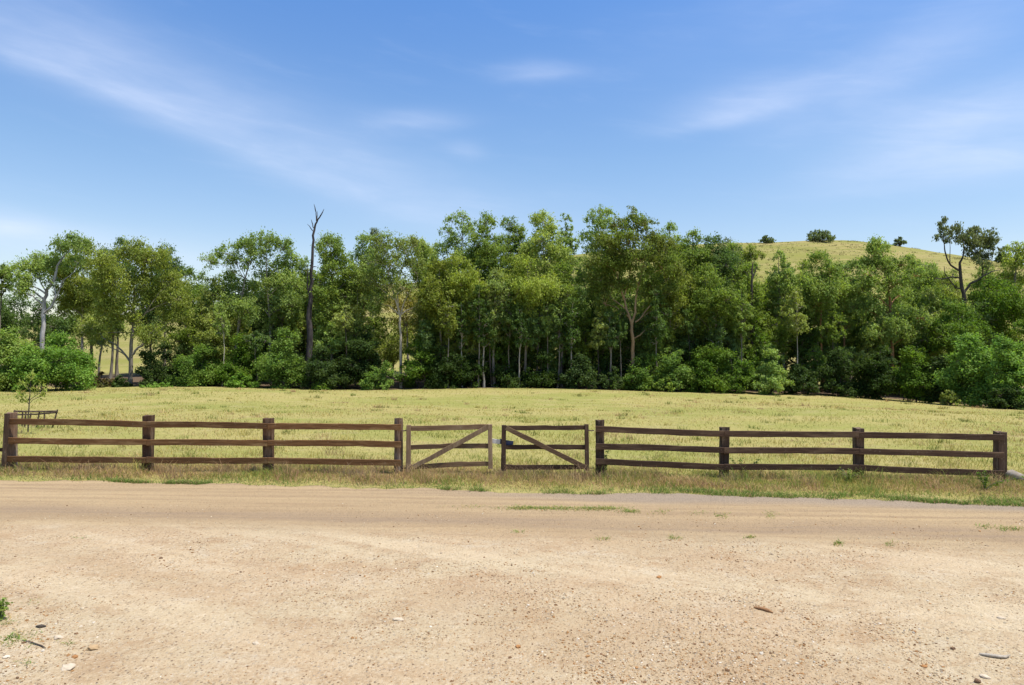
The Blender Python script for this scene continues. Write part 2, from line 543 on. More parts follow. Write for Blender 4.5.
def pasture_mat():
    m, b, pr, out = newmat('pasture')
    t = b.n('ShaderNodeTexCoord')
    P = t.outputs['Object']
    s = b.n('ShaderNodeSeparateXYZ')
    b.put(s.inputs[0], P)
    big = b.noise(b.scale(P, (0.5, 1, 1)), 0.16, 4, 0.6)
    mid = b.noise(b.scale(P, (0.7, 1, 1), (9, 4, 0)), 0.9, 5, 0.65)
    fine = b.noise(P, 7, 5, 0.7)
    c = b.mix(b.mapr(big, 0.42, 0.60), (0.340, 0.295, 0.108), (0.262, 0.260, 0.075))
    c = b.mix(b.m('MULTIPLY', b.mapr(mid, 0.5, 0.72), 0.55), c, (0.375, 0.310, 0.164))
    c = b.mix(b.m('MULTIPLY', b.mapr(mid, 0.48, 0.3), 0.45), c, (0.181, 0.210, 0.056))
    c = b.mix(b.m('MULTIPLY', b.mapr(fine, 0.58, 0.42), 0.3), c, (0.164, 0.159, 0.052))
    # litter floor in the tree belt, dry hill behind
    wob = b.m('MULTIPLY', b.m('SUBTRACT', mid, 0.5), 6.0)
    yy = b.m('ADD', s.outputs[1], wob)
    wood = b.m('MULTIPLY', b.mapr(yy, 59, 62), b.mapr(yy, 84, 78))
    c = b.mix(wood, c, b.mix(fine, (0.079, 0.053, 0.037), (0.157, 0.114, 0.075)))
    hill = b.mapr(yy, 80, 92)
    hb = b.noise(b.scale(P, (0.35, 0.8, 1), (3, 7, 0)), 0.075, 6, 0.65)
    hc = b.mix(b.mapr(hb, 0.40, 0.58), (0.269, 0.232, 0.092), (0.198, 0.195, 0.055))
    hc = b.mix(b.m('MULTIPLY', b.mapr(mid, 0.5, 0.75), 0.4), hc, (0.295, 0.229, 0.116))
    tus = b.noise(P, 0.9, 5, 0.75)
    hc = b.mix(b.m('MULTIPLY', b.mapr(tus, 0.52, 0.66), 0.6), hc, (0.118, 0.124, 0.041))
    terr = b.noise(b.xyz(b.m('MULTIPLY', s.outputs[0], 0.035), b.m('MULTIPLY', s.outputs[1], 0.05), b.m('MULTIPLY', s.outputs[2], 0.75)), 1.3, 5, 0.65)
    hc = b.mix(b.m('MULTIPLY', b.mapr(terr, 0.48, 0.60), 0.75), hc, (0.205, 0.205, 0.052))
    hc = b.mix(b.m('MULTIPLY', b.mapr(terr, 0.42, 0.34), 0.5), hc, (0.340, 0.270, 0.110))
    c = b.mix(hill, c, hc)
    b.put(pr.inputs['Base Color'], c)
    pr.inputs['Roughness'].default_value = 1.0
    pr.inputs['Specular IOR Level'].default_value = 0.05
    bump(b, pr, b.m('ADD', fine, mid), 0.7, 0.12)
    return m


M_PASTURE = pasture_mat()


def tone_mat(name, trans=0.3, rough=0.7):
    """grass blades: the colour of each blade is its own attribute"""
    m, b, pr, out = newmat(name)
    a = b.n('ShaderNodeAttribute', attribute_name='tone')
    b.put(pr.inputs['Base Color'], a.outputs['Color'])
    pr.inputs['Roughness'].default_value = rough
    pr.inputs['Specular IOR Level'].default_value = 0.15
    tr = b.n('ShaderNodeBsdfTranslucent')
    b.put(tr.inputs[0], a.outputs['Color'])
    mx = b.n('ShaderNodeMixShader')
    mx.inputs[0].default_value = trans
    b.nt.links.new(pr.outputs[0], mx.inputs[1]); b.nt.links.new(tr.outputs[0], mx.inputs[2])
    b.nt.links.new(mx.outputs[0], out.inputs[0])
    return m


M_GRASS = tone_mat('grass_blades', 0.45)
M_STONE = tone_mat('stones', 0.0, 0.9)


# ------------------------------------------------------------------ ground
def edge_y(X):
    """far edge of the bare dirt"""
    X = np.asarray(X, float)
    e = np.interp(X, [-40, -10.2, 0, 4, 9.5, 40], [13.75, 13.5, 12.95, 12.75, 12.25, 11.8])
    return e + 0.22 * (vnoise(X * 1.3, X * 0 + 3.3, 5) - 0.5) + 0.14 * (vnoise(X * 4.1, X * 0 + 8.3, 6) - 0.5)


def gridmesh(name, X, Y, zf, mat, off):
    nx, ny = X.shape[1], X.shape[0]
    Z = zf(X, Y) + off
    V = np.stack([X.ravel(), Y.ravel(), Z.ravel()], 1)
    i = np.arange(ny - 1)[:, None] * nx + np.arange(nx - 1)[None]
    i = i.ravel()
    f = np.stack([i, i + 1, i + nx + 1, i + nx], 1)
    return mesh_np(name, V, f, mat, smooth=True)


def dirtz(X, Y):
    a = 0.030 * (vnoise(X * 1.1, Y * 1.4, 1) - 0.5) + 0.020 * (vnoise(X * 3.1, Y * 3.7, 2) - 0.5) + 0.011 * (vnoise(X * 9, Y * 10, 3) - 0.5)
    a = a + 0.006 * (vnoise(X * 24, Y * 24, 4) - 0.5)
    road = smoothstep(9.8, 11.2, Y)
    rut = -0.035 * np.exp(-((Y + 0.06 * X - 10.75) / 0.4) ** 2) - 0.03 * np.exp(-((Y + 0.06 * X - 12.5) / 0.35) ** 2)
    return zg(X, Y) + a * (1 - 0.55 * road) + rut


ux = np.sinh(np.linspace(-5.2, 5.2, 261)); ux = ux / ux[-1] * 1400
uy = np.concatenate([np.linspace(-60, 4, 12), np.linspace(5, 80, 130), np.linspace(81.5, 300, 130), np.geomspace(304, 2200, 30)])
GX, GY = np.meshgrid(ux, uy)


def groundz(X, Y):
    z = zg(X, Y)
    under = (Y < edge_y(X) + 0.0) & (Y > -14) & (np.abs(X) < 30)
    hill = smoothstep(85, 110, Y)
    z = z + hill * (1.6 * (vnoise(X * 0.035, Y * 0.03, 11) - 0.5) + 0.7 * (vnoise(X * 0.12, Y * 0.1, 12) - 0.5))
    return z - 0.08 * (Y < 14)


ground = gridmesh('ground', GX, GY, groundz, M_PASTURE, 0.0)
tag(ground, 'yellow green pasture running to the tree belt and rising as a dry grassy hill', 'ground', kind='structure')

RY = 10.0
xs = np.linspace(-10.5, 10.5, 420)
xs = np.concatenate([np.linspace(-30, -10.6, 40), xs, np.linspace(10.6, 30, 40)])
ys = np.concatenate([np.linspace(-14, 5.0, 30), np.linspace(5.06, RY, 130)])
GX, GY = np.meshgrid(xs, ys)
yard = gridmesh('gravel_yard', GX, GY, dirtz, M_DIRT, 0.0)
tag(yard, 'pale tan stony dirt yard in front of the road', 'yard', kind='structure')
t = np.linspace(0, 1, 90)[:, None]
GX = np.repeat(xs[None], 90, 0)
GY = RY + t * (edge_y(xs)[None] - RY)
road = gridmesh('dirt_road', GX, GY, lambda X, Y: dirtz(X, Y) - 0.09 * (Y > edge_y(X) - 1e-6), M_DIRT, 0.0)
tag(road, 'compacted dirt road running along the fence', 'road', kind='structure')


# ------------------------------------------------------------------ grass
def blades(N, X, Y, h, wd, lean, tone, seg2=False):
    """one bent triangle-strip blade per entry -> verts, faces, colours"""
    Z = zg(X, Y)
    Z = np.where(Y < 14, Z - 0.02, np.where(Y > 85, groundz(X, Y) - .03, Z - 0.01))
    az_ = rng.uniform(0, 2 * np.pi, N)
    la = rng.uniform(0, 2 * np.pi, N)
    bx, by = np.cos(az_) * wd / 2, np.sin(az_) * wd / 2
    tx, ty = np.cos(la) * lean * h, np.sin(la) * lean * h
    v0 = np.stack([X - bx, Y - by, Z], 1)
    v1 = np.stack([X + bx, Y + by, Z], 1)
    m0 = np.stack([X + tx * .35 - bx * .7, Y + ty * .35 - by * .7, Z + h * .6], 1)
    m1 = np.stack([X + tx * .35 + bx * .7, Y + ty * .35 + by * .7, Z + h * .6], 1)
    v4 = np.stack([X + tx, Y + ty, Z + h * rng.uniform(.85, 1, N)], 1)
    V = np.stack([v0, v1, m1, m0, v4], 1).reshape(-1, 3)
    i = np.arange(N) * 5
    q = np.stack([i, i + 1, i + 2, i + 3], 1)
    tr = np.stack([i + 3, i + 2, i + 4], 1)
    C = np.repeat(tone, 5, 0)
    return V, [tr, q], C


def pal(cols, wts, N, jitter=0.18):
    cols = np.array(cols)
    k = rng.choice(len(cols), N, p=np.array(wts) / sum(wts))
    return cols[k] * rng.uniform(1 - jitter, 1 + jitter, (N, 1))


STRAW, SEED, GREEN, OLIVE, BRIGHT = (0.527, 0.388, 0.187), (0.400, 0.251, 0.140), (0.207, 0.251, 0.055), (0.400, 0.336, 0.093), (0.200, 0.320, 0.062)


def grow(name, N, label, sampler):
    X, Y, h, wd, lean, tone = sampler(N)
    V, f, C = blades(len(X), X, Y, h, wd, lean, tone)
    o = mesh_np(name, V, f, M_GRASS, None, C)
    return tag(o, label, 'grass', kind='stuff')


def verge(N):
    X = rng.uniform(-14, 14.5, N)
    Y = rng.normal(0, 1, N) * 0.75 + 14.25 - 0.03 * X
    keep = (Y > edge_y(X) - 0.03) & (Y < 18)
    X, Y = X[keep], Y[keep]
    n = len(X)
    tall = vnoise(X * 1.4, Y * 1.6, 21)
    near = np.clip((Y - edge_y(X)) / 0.55, 0.3, 1)
    h = rng.uniform(0.04, 0.15, n) * (0.35 + 1.35 * tall ** 2) * near
    tone = pal([STRAW, SEED, OLIVE, GREEN], [5, 4, 2.5, 1.2], n)
    gr = vnoise(X * 0.9 + 7, Y * 1.3, 22)
    gcol = pal([GREEN, OLIVE, BRIGHT], [3, 3, 1], n)
    msk = (gr + rng.normal(0, .12, n) > 0.70)
    tone[msk] = gcol[msk]
    edge = (Y - edge_y(X)) < rng.uniform(0.05, 0.55, n) * (0.4 + vnoise(X * .7, X * 0 + 1.5, 24))
    tone[edge] = pal([(0.15, 0.26, 0.05), GREEN, (0.13, 0.21, 0.04)], [3, 2, 2], n)[edge]
    return X, Y, h, rng.uniform(0.006, 0.014, n), rng.uniform(0.3, 1.5, n), tone


def pasture(N):
    u = rng.uniform(0, 1, N)
    y0, y1 = 14.4, 61.0
    Y = 1 / (1 / y0 + u * (1 / y1 - 1 / y0)) * rng.uniform(.985, 1.015, N)
    X = rng.uniform(-0.95, 0.95, N) * (Y + 3)
    n = N
    cl = vnoise(X * 0.8, Y * 0.5, 31)
    cl2 = vnoise(X * 0.16, Y * 0.12, 32)
    keep = rng.uniform(0, 1, n) < 0.25 + cl
    X, Y, cl, cl2 = X[keep], Y[keep], cl[keep], cl2[keep]
    n = len(X)
    h = rng.uniform(0.04, 0.13, n) * (0.5 + 0.9 * cl)
    tone = pal([STRAW, OLIVE, (0.487, 0.377, 0.111), (0.282, 0.274, 0.059)], [2.4, 4, 4, 1.6], n, .14)
    g = (cl2 + rng.normal(0, .1, n)) > 0.60
    tone[g] = pal([(0.314, 0.311, 0.067), OLIVE, (0.235, 0.274, 0.052)], [4, 3, 1], n, .14)[g]
    b_ = (cl2 + rng.normal(0, .1, n)) < 0.24
    tone[b_] = pal([STRAW, SEED, (0.487, 0.355, 0.141)], [3, 1, 3], n, .14)[b_]
    wd = 0.009 + 0.0006 * (Y - 14)
    return X, Y, h, wd * rng.uniform(.7, 1.4, n), rng.uniform(0.4, 1.3, n), tone


def clumps(N):
    # ragged tufts: thick along the foot of the fence, scattered over the pasture
    r = rng
    n1, n2 = 420, 560
    cx = np.concatenate([r.uniform(-12, 13, n1), r.uniform(-.9, .9, n2)])
    cy = np.concatenate([14.25 - .03 * cx[:n1] + r.normal(0, .42, n1), 1 / (1 / 15.2 + r.uniform(0, 1, n2) * (1 / 58 - 1 / 15.2))])
    cx[n1:] *= cy[n1:] + 2
    ch = np.concatenate([r.uniform(.12, .40, n1), r.uniform(.10, .30, n2)])
    ok = cy > edge_y(cx) + .18
    cx, cy, ch = cx[ok], cy[ok], ch[ok]
    k = 34
    m = len(cx)
    vg = np.arange(m) < ok[:n1].sum()
    t1 = pal([SEED, (0.30, 0.215, 0.130), STRAW, GREEN, OLIVE], [4, 3, 3, 2, 2], m, .2)
    t2 = pal([GREEN, OLIVE, (0.20, 0.22, 0.05), SEED, STRAW], [3, 3, 2, 1.2, 2], m, .2)
    t3 = pal([GREEN, (0.20, 0.27, 0.06), OLIVE, SEED, STRAW], [4, 3, 2, 2, 1.5], m, .2)
    t1 = np.where((cx > r.uniform(0, 9, m))[:, None], t3, t1)
    ct = np.where(vg[:, None], t1, t2)
    sp = np.where(vg, .14, .16)
    X = np.repeat(cx, k) + r.normal(0, 1, m * k) * np.repeat(sp * r.uniform(.6, 1.5, m), k)
    Y = np.repeat(cy, k) + r.normal(0, 1, m * k) * np.repeat(sp, k)
    h = np.repeat(ch, k) * r.uniform(.35, 1, m * k)
    tone = np.repeat(ct, k, 0) * r.uniform(.8, 1.2, (m * k, 1))
    wd = (0.008 + 0.0006 * np.clip(Y - 14, 0, 50)) * r.uniform(.7, 1.3, m * k)
    return X, Y, h, wd, r.uniform(.2, 1.1, m * k), tone


def edging(N):
    X = rng.uniform(-13, 13.5, N)
    wdt = np.interp(X, [-13, -4, 0, 3, 14], [.16, .14, .24, .42, .5]) * (.35 + 1.3 * vnoise(X * 1.1, X * 0 + 4.5, 51))
    Y = edge_y(X) - .09 + rng.beta(1.1, 1.6, N) * wdt * 1.25
    pt = vnoise(X * .8, Y * 1.2, 52) * .6 + vnoise(X * 3.2, Y * 3.5, 53) * .4
    keep = rng.uniform(0, 1, N) < np.clip((pt - np.interp(X, [-13, -2, 1, 14], [.64, .54, .36, .33])) * 4.5, 0.02, 1)
    X, Y = X[keep], Y[keep]
    N = len(X)
    tone = pal([(0.13, 0.225, 0.04), (0.17, 0.26, 0.05), (0.21, 0.25, 0.06), STRAW, SEED], [3, 4, 3, 1.4, .8], N)
    return X, Y, rng.uniform(.03, .10, N), rng.uniform(.006, .013, N), rng.uniform(.4, 1.6, N), tone


def hilltufts(N):
    Y = rng.uniform(88, 238, N)
    X = rng.uniform(-.2, .95, N) * Y
    d = vnoise(X * .11, Y * .09, 61) * .6 + vnoise(X * .35, Y * .3, 62) * .5
    keep = rng.uniform(0, 1, N) < np.clip(d * 2.0 - .75, .03, 1)
    X, Y = X[keep], Y[keep]
    m, k = len(X), 7
    t = pal([(0.17, 0.18, 0.055), (0.24, 0.22, 0.07), (0.30, 0.235, 0.10), (0.12, 0.14, 0.04)], [3, 3, 2, 1.5], m, .2)
    X = np.repeat(X, k) + rng.normal(0, .35, m * k)
    Y = np.repeat(Y, k) + rng.normal(0, .35, m * k)
    return X, Y, rng.uniform(.15, .55, m * k), rng.uniform(.06, .16, m * k), rng.uniform(.3, 1.2, m * k), np.repeat(t, k, 0)


def roadtufts(N):
    spots = [(528, 508, 24, 1.6, 150), (560, 508, 22, 1.4, 110), (600, 507.5, 22, 1.6, 150), (630, 510, 8, 1.4, 60), (660, 510, 10, 2, 14), (518, 532, 5, 1, 8),
             (607, 538, 10, 2, 10), (675, 536, 7, 2, 12), (470, 507, 22, 2, 18), (722, 513, 6, 2, 14), (770, 512, 7, 3, 18), (838, 539, 4, 2, 14),
             (890, 540, 4, 2, 12), (750, 534, 4, 1, 7), (1010, 522, 16, 2, 22), (985, 521, 10, 2, 10), (700, 511, 8, 2, 9), (80, 542, 14, 2, 8),
             (20, 640, 18, 7, 26), (35, 607, 6, 3, 10), (8, 622, 10, 6, 20), (68, 646, 4, 2, 5), (25, 665, 5, 3, 5)]
    X, Y, S = [], [], []
    for (px, py, sx, sy, k) in spots:
        k = int(k * N)
        a = px + rng.normal(0, sx * .6, k); c = py + rng.normal(0, sy * .6, k)
        y = CAMZ * F / (c - 342.5)
        X.append((a - 512) / F * y); Y.append(y); S.append(np.full(k, 1.0))
    X, Y = np.concatenate(X), np.concatenate(Y)
    n = len(X)
    tone = pal([BRIGHT, (0.178, 0.252, 0.052), OLIVE, STRAW], [3, 3, 2, 1.2], n)
    return X, Y, rng.uniform(0.02, 0.06, n), rng.uniform(0.007, 0.014, n), rng.uniform(.8, 2.0, n), tone


grow('grass', 90000, 'tall dry and green verge grass along the foot of the fence', verge)
grow('grass', 120000, 'yellow green tufted grass covering the pasture', pasture)
grow('grass', 0, 'ragged brown and green tufts at the fence foot and scattered over the pasture', clumps)
grow('grass', 34000, 'bright green short grass creeping along the far edge of the road', edging)
grow('grass', 14000, 'dull tussocks dotted over the dry hillside', hilltufts)
grow('grass', 6, 'short green tufts growing on the bare dirt', roadtufts)

# ------------------------------------------------------------------ gravel
ICO_V = None


def ico():
    t = (1 + 5 ** .5) / 2
    v = np.array([(-1, t, 0), (1, t, 0), (-1, -t, 0), (1, -t, 0), (0, -1, t), (0, 1, t), (0, -1, -t), (0, 1, -t), (t, 0, -1), (t, 0, 1), (-t, 0, -1), (-t, 0, 1)], float)
    v /= np.linalg.norm(v[0])
    f = np.array([(0, 11, 5), (0, 5, 1), (0, 1, 7), (0, 7, 10), (0, 10, 11), (1, 5, 9), (5, 11, 4), (11, 10, 2), (10, 7, 6), (7, 1, 8), (3, 9, 4), (3, 4, 2),
                  (3, 2, 6), (3, 6, 8), (3, 8, 9), (4, 9, 5), (2, 4, 11), (6, 2, 10), (8, 6, 7), (9, 8, 1)])
    return v, f


def pebbles(N):
    iv, if_ = ico()
    u = rng.uniform(0, 1, N)
    Y = 1 / (1 / 4.6 + u * (1 / 11.8 - 1 / 4.6))
    X = rng.uniform(-1.0, 1.0, N) * (Y * 0.85 + 0.5)
    dens = vnoise(X * 0.9, Y * 1.2, 41) * 0.7 + vnoise(X * 3.3, Y * 3.3, 42) * 0.5
    keep = rng.uniform(0, 1, N) < np.clip(dens * 2.4 - 0.95, 0.04, 1) * np.where(Y > 9.8, 0.35, 1)
    X, Y = X[keep], Y[keep]
    n = len(X)
    s = 0.0040 * np.exp(rng.normal(0, 0.55, n)) + 0.0015
    s = s * (.7 + .6 * np.clip(dens[keep] - .4, 0, 1))
    s = np.clip(s * .9, 0.0018, 0.017)
    V = iv[None] * (1 + rng.uniform(-.28, .28, (n, 12, 1))) * s[:, None, None]
    sc = rng.uniform(0.7, 1.5, (n, 1, 3)); sc[:, :, 2] *= 0.6
    V = V * sc
    a = rng.uniform(0, 6.28, n)
    ca, sa_ = np.cos(a)[:, None], np.sin(a)[:, None]
    x = V[..., 0] * ca - V[..., 1] * sa_
    y = V[..., 0] * sa_ + V[..., 1] * ca
    Z = dirtz(X, Y)
    V = np.stack([x + X[:, None], y + Y[:, None], V[..., 2] + (Z + s * 0.18)[:, None]], 2).reshape(-1, 3)
    f = (if_[None] + (np.arange(n) * 12)[:, None, None]).reshape(-1, 3)
    tone = pal([(0.437, 0.367, 0.257), (0.374, 0.273, 0.156), (0.281, 0.156, 0.066), (0.156, 0.090, 0.047), (0.296, 0.234, 0.164), (0.515, 0.460, 0.374)], [3, 4, 4, 2.6, 2, 0.8], n, .15)
    o = mesh_np('gravel', V, f, M_STONE, None, np.repeat(tone, 12, 0))
    tag(o, 'small white tan and rust coloured stones strewn over the yard', 'gravel', kind='stuff')


pebbles(110000)


# single stones, twigs and bark that stand out
def stone(px, py, wpx, hpx, tone, label, flat=0.5, seed=0):
    r = np.random.default_rng(seed + int(px * 7 + py))
    Y = CAMZ * F / (py - 342.5)
    X = (px - 512) / F * Y
    s = wpx / F * Y / 2
    v, f = ico()
    # subdivide once for a chipped outline
    mid = {}
    V = list(v); F2 = []
    for a, b_, c in f:
        k = []
        for p, q in ((a, b_), (b_, c), (c, a)):
            key = (min(p, q), max(p, q))
            if key not in mid:
                mm = (V[p] + V[q]) / 2
                V.append(mm / np.linalg.norm(mm)); mid[key] = len(V) - 1
            k.append(mid[key])
        F2 += [(a, k[0], k[2]), (b_, k[1], k[0]), (c, k[2], k[1]), (k[0], k[1], k[2])]
    V = np.array(V) * (1 + r.uniform(-.2, .2, (len(V), 1)))
    V *= np.array([s, s * r.uniform(.6, .9), s * flat])
    z = float(dirtz(np.array([X]), np.array([Y]))[0])
    o = mesh_np('stone', V, np.array(F2), M_STONE, None, np.tile(np.array(tone) * r.uniform(.9, 1.1, (len(V), 1)), 1).reshape(-1, 3), False, (X, Y, z + s * flat * .35))
    o.rotation_euler = (r.uniform(-.15, .15), r.uniform(-.15, .15), r.uniform(-.4, .4))
    return tag(o, label, 'stone')


WHT, TAN, RST, BRN = (0.46, 0.385, 0.285), (0.37, 0.26, 0.145), (0.33, 0.165, 0.065), (0.14, 0.085, 0.05)
stone(59, 640, 9, 5, WHT, 'white angular stone beside the two green tufts at the lower left', .45)
stone(68, 671, 16, 6, WHT, 'broad flat white slab sunk in the dirt at the bottom left corner', .28)
stone(93, 651, 12, 5, TAN, 'tan oblong stone just right of the white angular stone', .45)
stone(75, 659, 7, 4, RST, 'small rust brown stone between the white slab and the tan stone', .5)
stone(6, 660, 8, 5, (0.6, 0.52, 0.4), 'pale grey stone at the very left edge of the yard', .5)
stone(978, 681, 7, 6, BRN, 'dark brown round stone at the bottom right, against a white stone', .7)
stone(985, 676, 10, 5, WHT, 'white flat stone touching the dark round stone at the bottom right', .4)
stone(924, 664, 6, 4, RST, 'single bright orange stone left of the bleached stick', .5)
stone(953, 647, 5, 5, BRN, 'dark pointed stone in bare dirt left of the bleached stick', .7)
stone(1001, 616, 8, 3, WHT, 'thin white stone chip near the right edge, above the bleached stick', .4)
stone(161, 563, 4, 3, BRN, 'brown stone lying alone on smooth dirt left of the yard middle', .6)
stone(398, 621, 12, 4, WHT, 'wide white stone flush with the dirt left of the yard middle', .3)
stone(518, 646, 6, 4, RST, 'rust stone near the bottom middle of the yard', .6)
stone(256, 645, 7, 5, WHT, 'white pebble cluster stone left of the bottom middle', .5)
stone(659, 576, 5, 4, RST, 'small rust stone right of the road tufts in the middle distance', .6)


def stick(name, pts, r0, mat, label, cat):
    P, rr = [], []
    for i, (px, py, lift) in enumerate(pts):
        Y = CAMZ * F / (py - 342.5)
        X = (px - 512) / F * Y
        P.append((X, Y, float(dirtz(np.array([X]), np.array([Y]))[0]) + lift))
        rr.append(r0 * (0.35 if i in (0, len(pts) - 1) else 1.0))
    a = Acc()
    P = np.array(P)
    c0 = P[len(P) // 2].copy()
    a.tube(P - c0, rr, 6)
    o = a.build(name, mat, None, True, c0)
    return tag(o, label, cat)


stick('stick', [(979, 653.6, .012), (986, 655, .016), (998, 657, .018), (1005, 656.6, .014), (1010, 655.6, .02)], 0.015, BM['pale'],
      'bleached pale stick lying on the dirt near the bottom right corner', 'stick')
stick('twig', [(24, 643.5, .01), (32, 646, .014), (42, 649, .012), (46, 651, .01)], 0.006, BM['dark'], 'thin dark twig beside the green tufts at the lower left', 'twig')
stick('bark_strip', [(754, 607.5, .01), (760, 609, .014), (768, 611.5, .012), (773, 613, .008)], 0.02, BM['orange'], 'curled orange brown bark strip lying on the yard right of centre', 'bark')
stick('bark_strip', [(36, 629, .01), (41, 629.6, .016), (46, 629, .01)], 0.018, BM['dark'], 'dark brown bark strip left of the white angular stone', 'bark')


# ------------------------------------------------------------------ fences and gates
def board(P0, P1, hh, th, n=10, jig=0.006, seed=0, up=(0, 0, 1)):
    """sawn board from P0 to P1 (centres), height hh, thickness th, rough edges -> verts, quads"""
    r = np.random.default_rng(seed)
    P0, P1, up = np.array(P0, float), np.array(P1, float), np.array(up, float)
    d = P1 - P0; L = np.linalg.norm(d); d /= L
    up = up - d * np.dot(up, d); up /= np.linalg.norm(up)
    s = np.cross(d, up)
    V = []
    bow = r.uniform(-1, 1) * 0.012
    ch = min(hh, th) * 0.09
    prof = [(-hh / 2, -th / 2 + ch), (-hh / 2 + ch, -th / 2), (hh / 2 - ch, -th / 2), (hh / 2, -th / 2 + ch), (hh / 2, th / 2 - ch), (hh / 2 - ch, th / 2), (-hh / 2 + ch, th / 2), (-hh / 2, th / 2 - ch)]
    for i in range(n + 1):
        t = i / n
        c = P0 + d * L * t + up * bow * math.sin(math.pi * t)
        ju, jl = r.normal(0, jig), r.normal(0, jig)
        for (a, b_) in prof:
            V.append(c + up * (a + (ju if a > 0 else jl)) + s * b_)
    q = []
    k = len(prof)
    for i in range(n):
        for j in range(k):
            q.append((i * k + j, i * k + (j + 1) % k, (i + 1) * k + (j + 1) % k, (i + 1) * k + j))
    e = n * k
    for b0, fl in ((0, 1), (e, 0)):
        for tri in ((0, 1, 2, 3), (0, 3, 4, 7), (4, 5, 6, 7)):
            q.append(tuple(b0 + x for x in (tri if fl else tri[::-1])))
    return np.array(V), np.array(q)


def post(a, X, Y, z0, z1, wx, wy, seed=0, lean=0.0, chip=0.02, roundish=False):
    r = np.random.default_rng(seed)
    n = 9
    V, q = [], []
    k = 12 if roundish else 8
    for i in range(n + 1):
        t = i / n
        for j in range(k):
            th = 2 * math.pi * (j + .5) / k
            if roundish:
                x, y = math.cos(th), math.sin(th)
            else:
                ch = .86
                x, y = [(-1, -ch), (-ch, -1), (ch, -1), (1, -ch), (1, ch), (ch, 1), (-ch, 1), (-1, ch)][j]
            jx = r.normal(0, .012)
            z = z0 + (z1 - z0) * t
            if i == n:
                z += r.uniform(-chip, chip * .4)
            tw = 1.0 + 0.05 * math.sin(3 * t + seed) + (0.06 * (1 - t) ** 4)
            V.append((X + lean * t + x * wx / 2 * tw + jx * wx, Y + y * wy / 2 * tw + r.normal(0, .012) * wy, z))
    for i in range(n):
        for j in range(k):
            q.append((i * k + j, i * k + (j + 1) % k, (i + 1) * k + (j + 1) % k, (i + 1) * k + j))
    V.append((X + lean, Y, z1 - 0.004))
    c = len(V) - 1
    e = n * k
    tri = [(e + j, e + (j + 1) % k, c) for j in range(k)]
    a.add(np.array(V), np.array(q))
    a.f.append(np.array(tri) + a.n - len(V))


YF = 14.4


def fence(label, posts, rails, mr, mp, seed, gate_end):
    """posts: (px, top_py, base_py, wpx, round); rails: list over bays of three (y0, y1)"""
    root = empty('timber_fence', (at(posts[0][0], 475, YF)[0], YF, gz(posts[0][0], YF)), label, 'fence')
    o = np.array(root.location)
    for i, (px, tp, bp, wpx, rd) in enumerate(posts):
        X, _, z1 = at(px, tp, YF + .1)
        z0 = gz(px, YF) - 0.25
        wd = wpx / F * YF * .88
        a = Acc()
        post(a, X - o[0], 0.13 if not rd else 0.12, z0 - o[2], z1 - o[2], wd, wd * .95, seed + i, r_lean.get(px, 0.0), .025, rd)
        pm = a.build('post', WOOD['log_post'] if rd and mp == 'warm_post' else WOOD[mp], root)
    for i, bay in enumerate(rails):
        p0, p1 = posts[i], posts[i + 1]
        for j, (ya, yb) in enumerate(bay):
            x0 = p0[0] if i else p0[0] - p0[3] * .42
            x1 = p1[0] if i < len(rails) - 1 else p1[0] + p1[3] * .30
            A, B = at(x0, ya, YF - .02) - o, at(x1, yb, YF - .02) - o
            B[0] -= 0.006
            V, q = board(A, B, 0.124, 0.046, 9, .0032, seed * 31 + i * 7 + j)
            mesh_np('rail', V, q, WOOD[mr], root)
            # bolt heads at both ends
    b = Acc()
    for i, bay in enumerate(rails):
        for j, (ya, yb) in enumerate(bay):
            for (px, y) in ((posts[i][0] + 3, ya), (posts[i + 1][0] - 3, yb)):
                c = at(px, y, YF - .05) - o
                b.tube(np.array([c, c + np.array([0, -.006, 0])]), [.011, .006], 6)
    bo = b.build('bolt_heads', M_IRON, root)
    bo['kind'] = 'stuff'
    return root


r_lean = {13.5: -0.03, 397: 0.03, 147: 0.02, 724: 0.02}
LF = fence('warm brown three-rail timber fence left of the pair of gates',
           [(11.5, 412.5, 474, 11, True), (147, 415.5, 472, 10, False), (268, 418, 474, 10, False), (398.5, 418, 477, 9.5, True)],
           [[(421.5, 424.5), (440.5, 442), (459, 460.2)], [(424.5, 426), (442.5, 443.2), (460, 460.6)], [(426.2, 427.2), (443, 444.3), (460.5, 463)]],
           'warm_rail', 'warm_post', 3, 1)
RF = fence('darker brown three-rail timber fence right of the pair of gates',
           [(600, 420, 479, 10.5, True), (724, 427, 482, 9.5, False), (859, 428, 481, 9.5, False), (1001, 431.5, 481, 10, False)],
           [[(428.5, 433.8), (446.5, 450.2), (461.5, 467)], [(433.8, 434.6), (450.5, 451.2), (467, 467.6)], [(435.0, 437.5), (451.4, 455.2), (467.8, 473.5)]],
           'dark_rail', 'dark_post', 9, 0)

# leaning split board strapped to the left end post, rail stub beyond it
a = Acc()
o = np.array(LF.location)
for (xb, xt, wpx, y, sd_) in ((3.0, 7.0, 3.6, 0.02, 1),):
    P0, P1 = at(xb, 477, YF - .10) - o, at(xt, 413.5, YF - .10) - o
    V, q = board(P0, P1, wpx / F * YF, 0.05, 8, .004, sd_, up=(1, 0, 0))
    a.add(V, q)
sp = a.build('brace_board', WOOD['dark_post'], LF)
sp['label'] = 'dark leaning board fixed beside the weathered end post'
a = Acc()
V, q = board(at(-40, 452, YF + .02) - o, at(5, 449.5, YF + .02) - o, .07, .05, 6, .004, 5)
a.add(V, q)
a.build('rail_stub', WOOD['dark_rail'], LF)


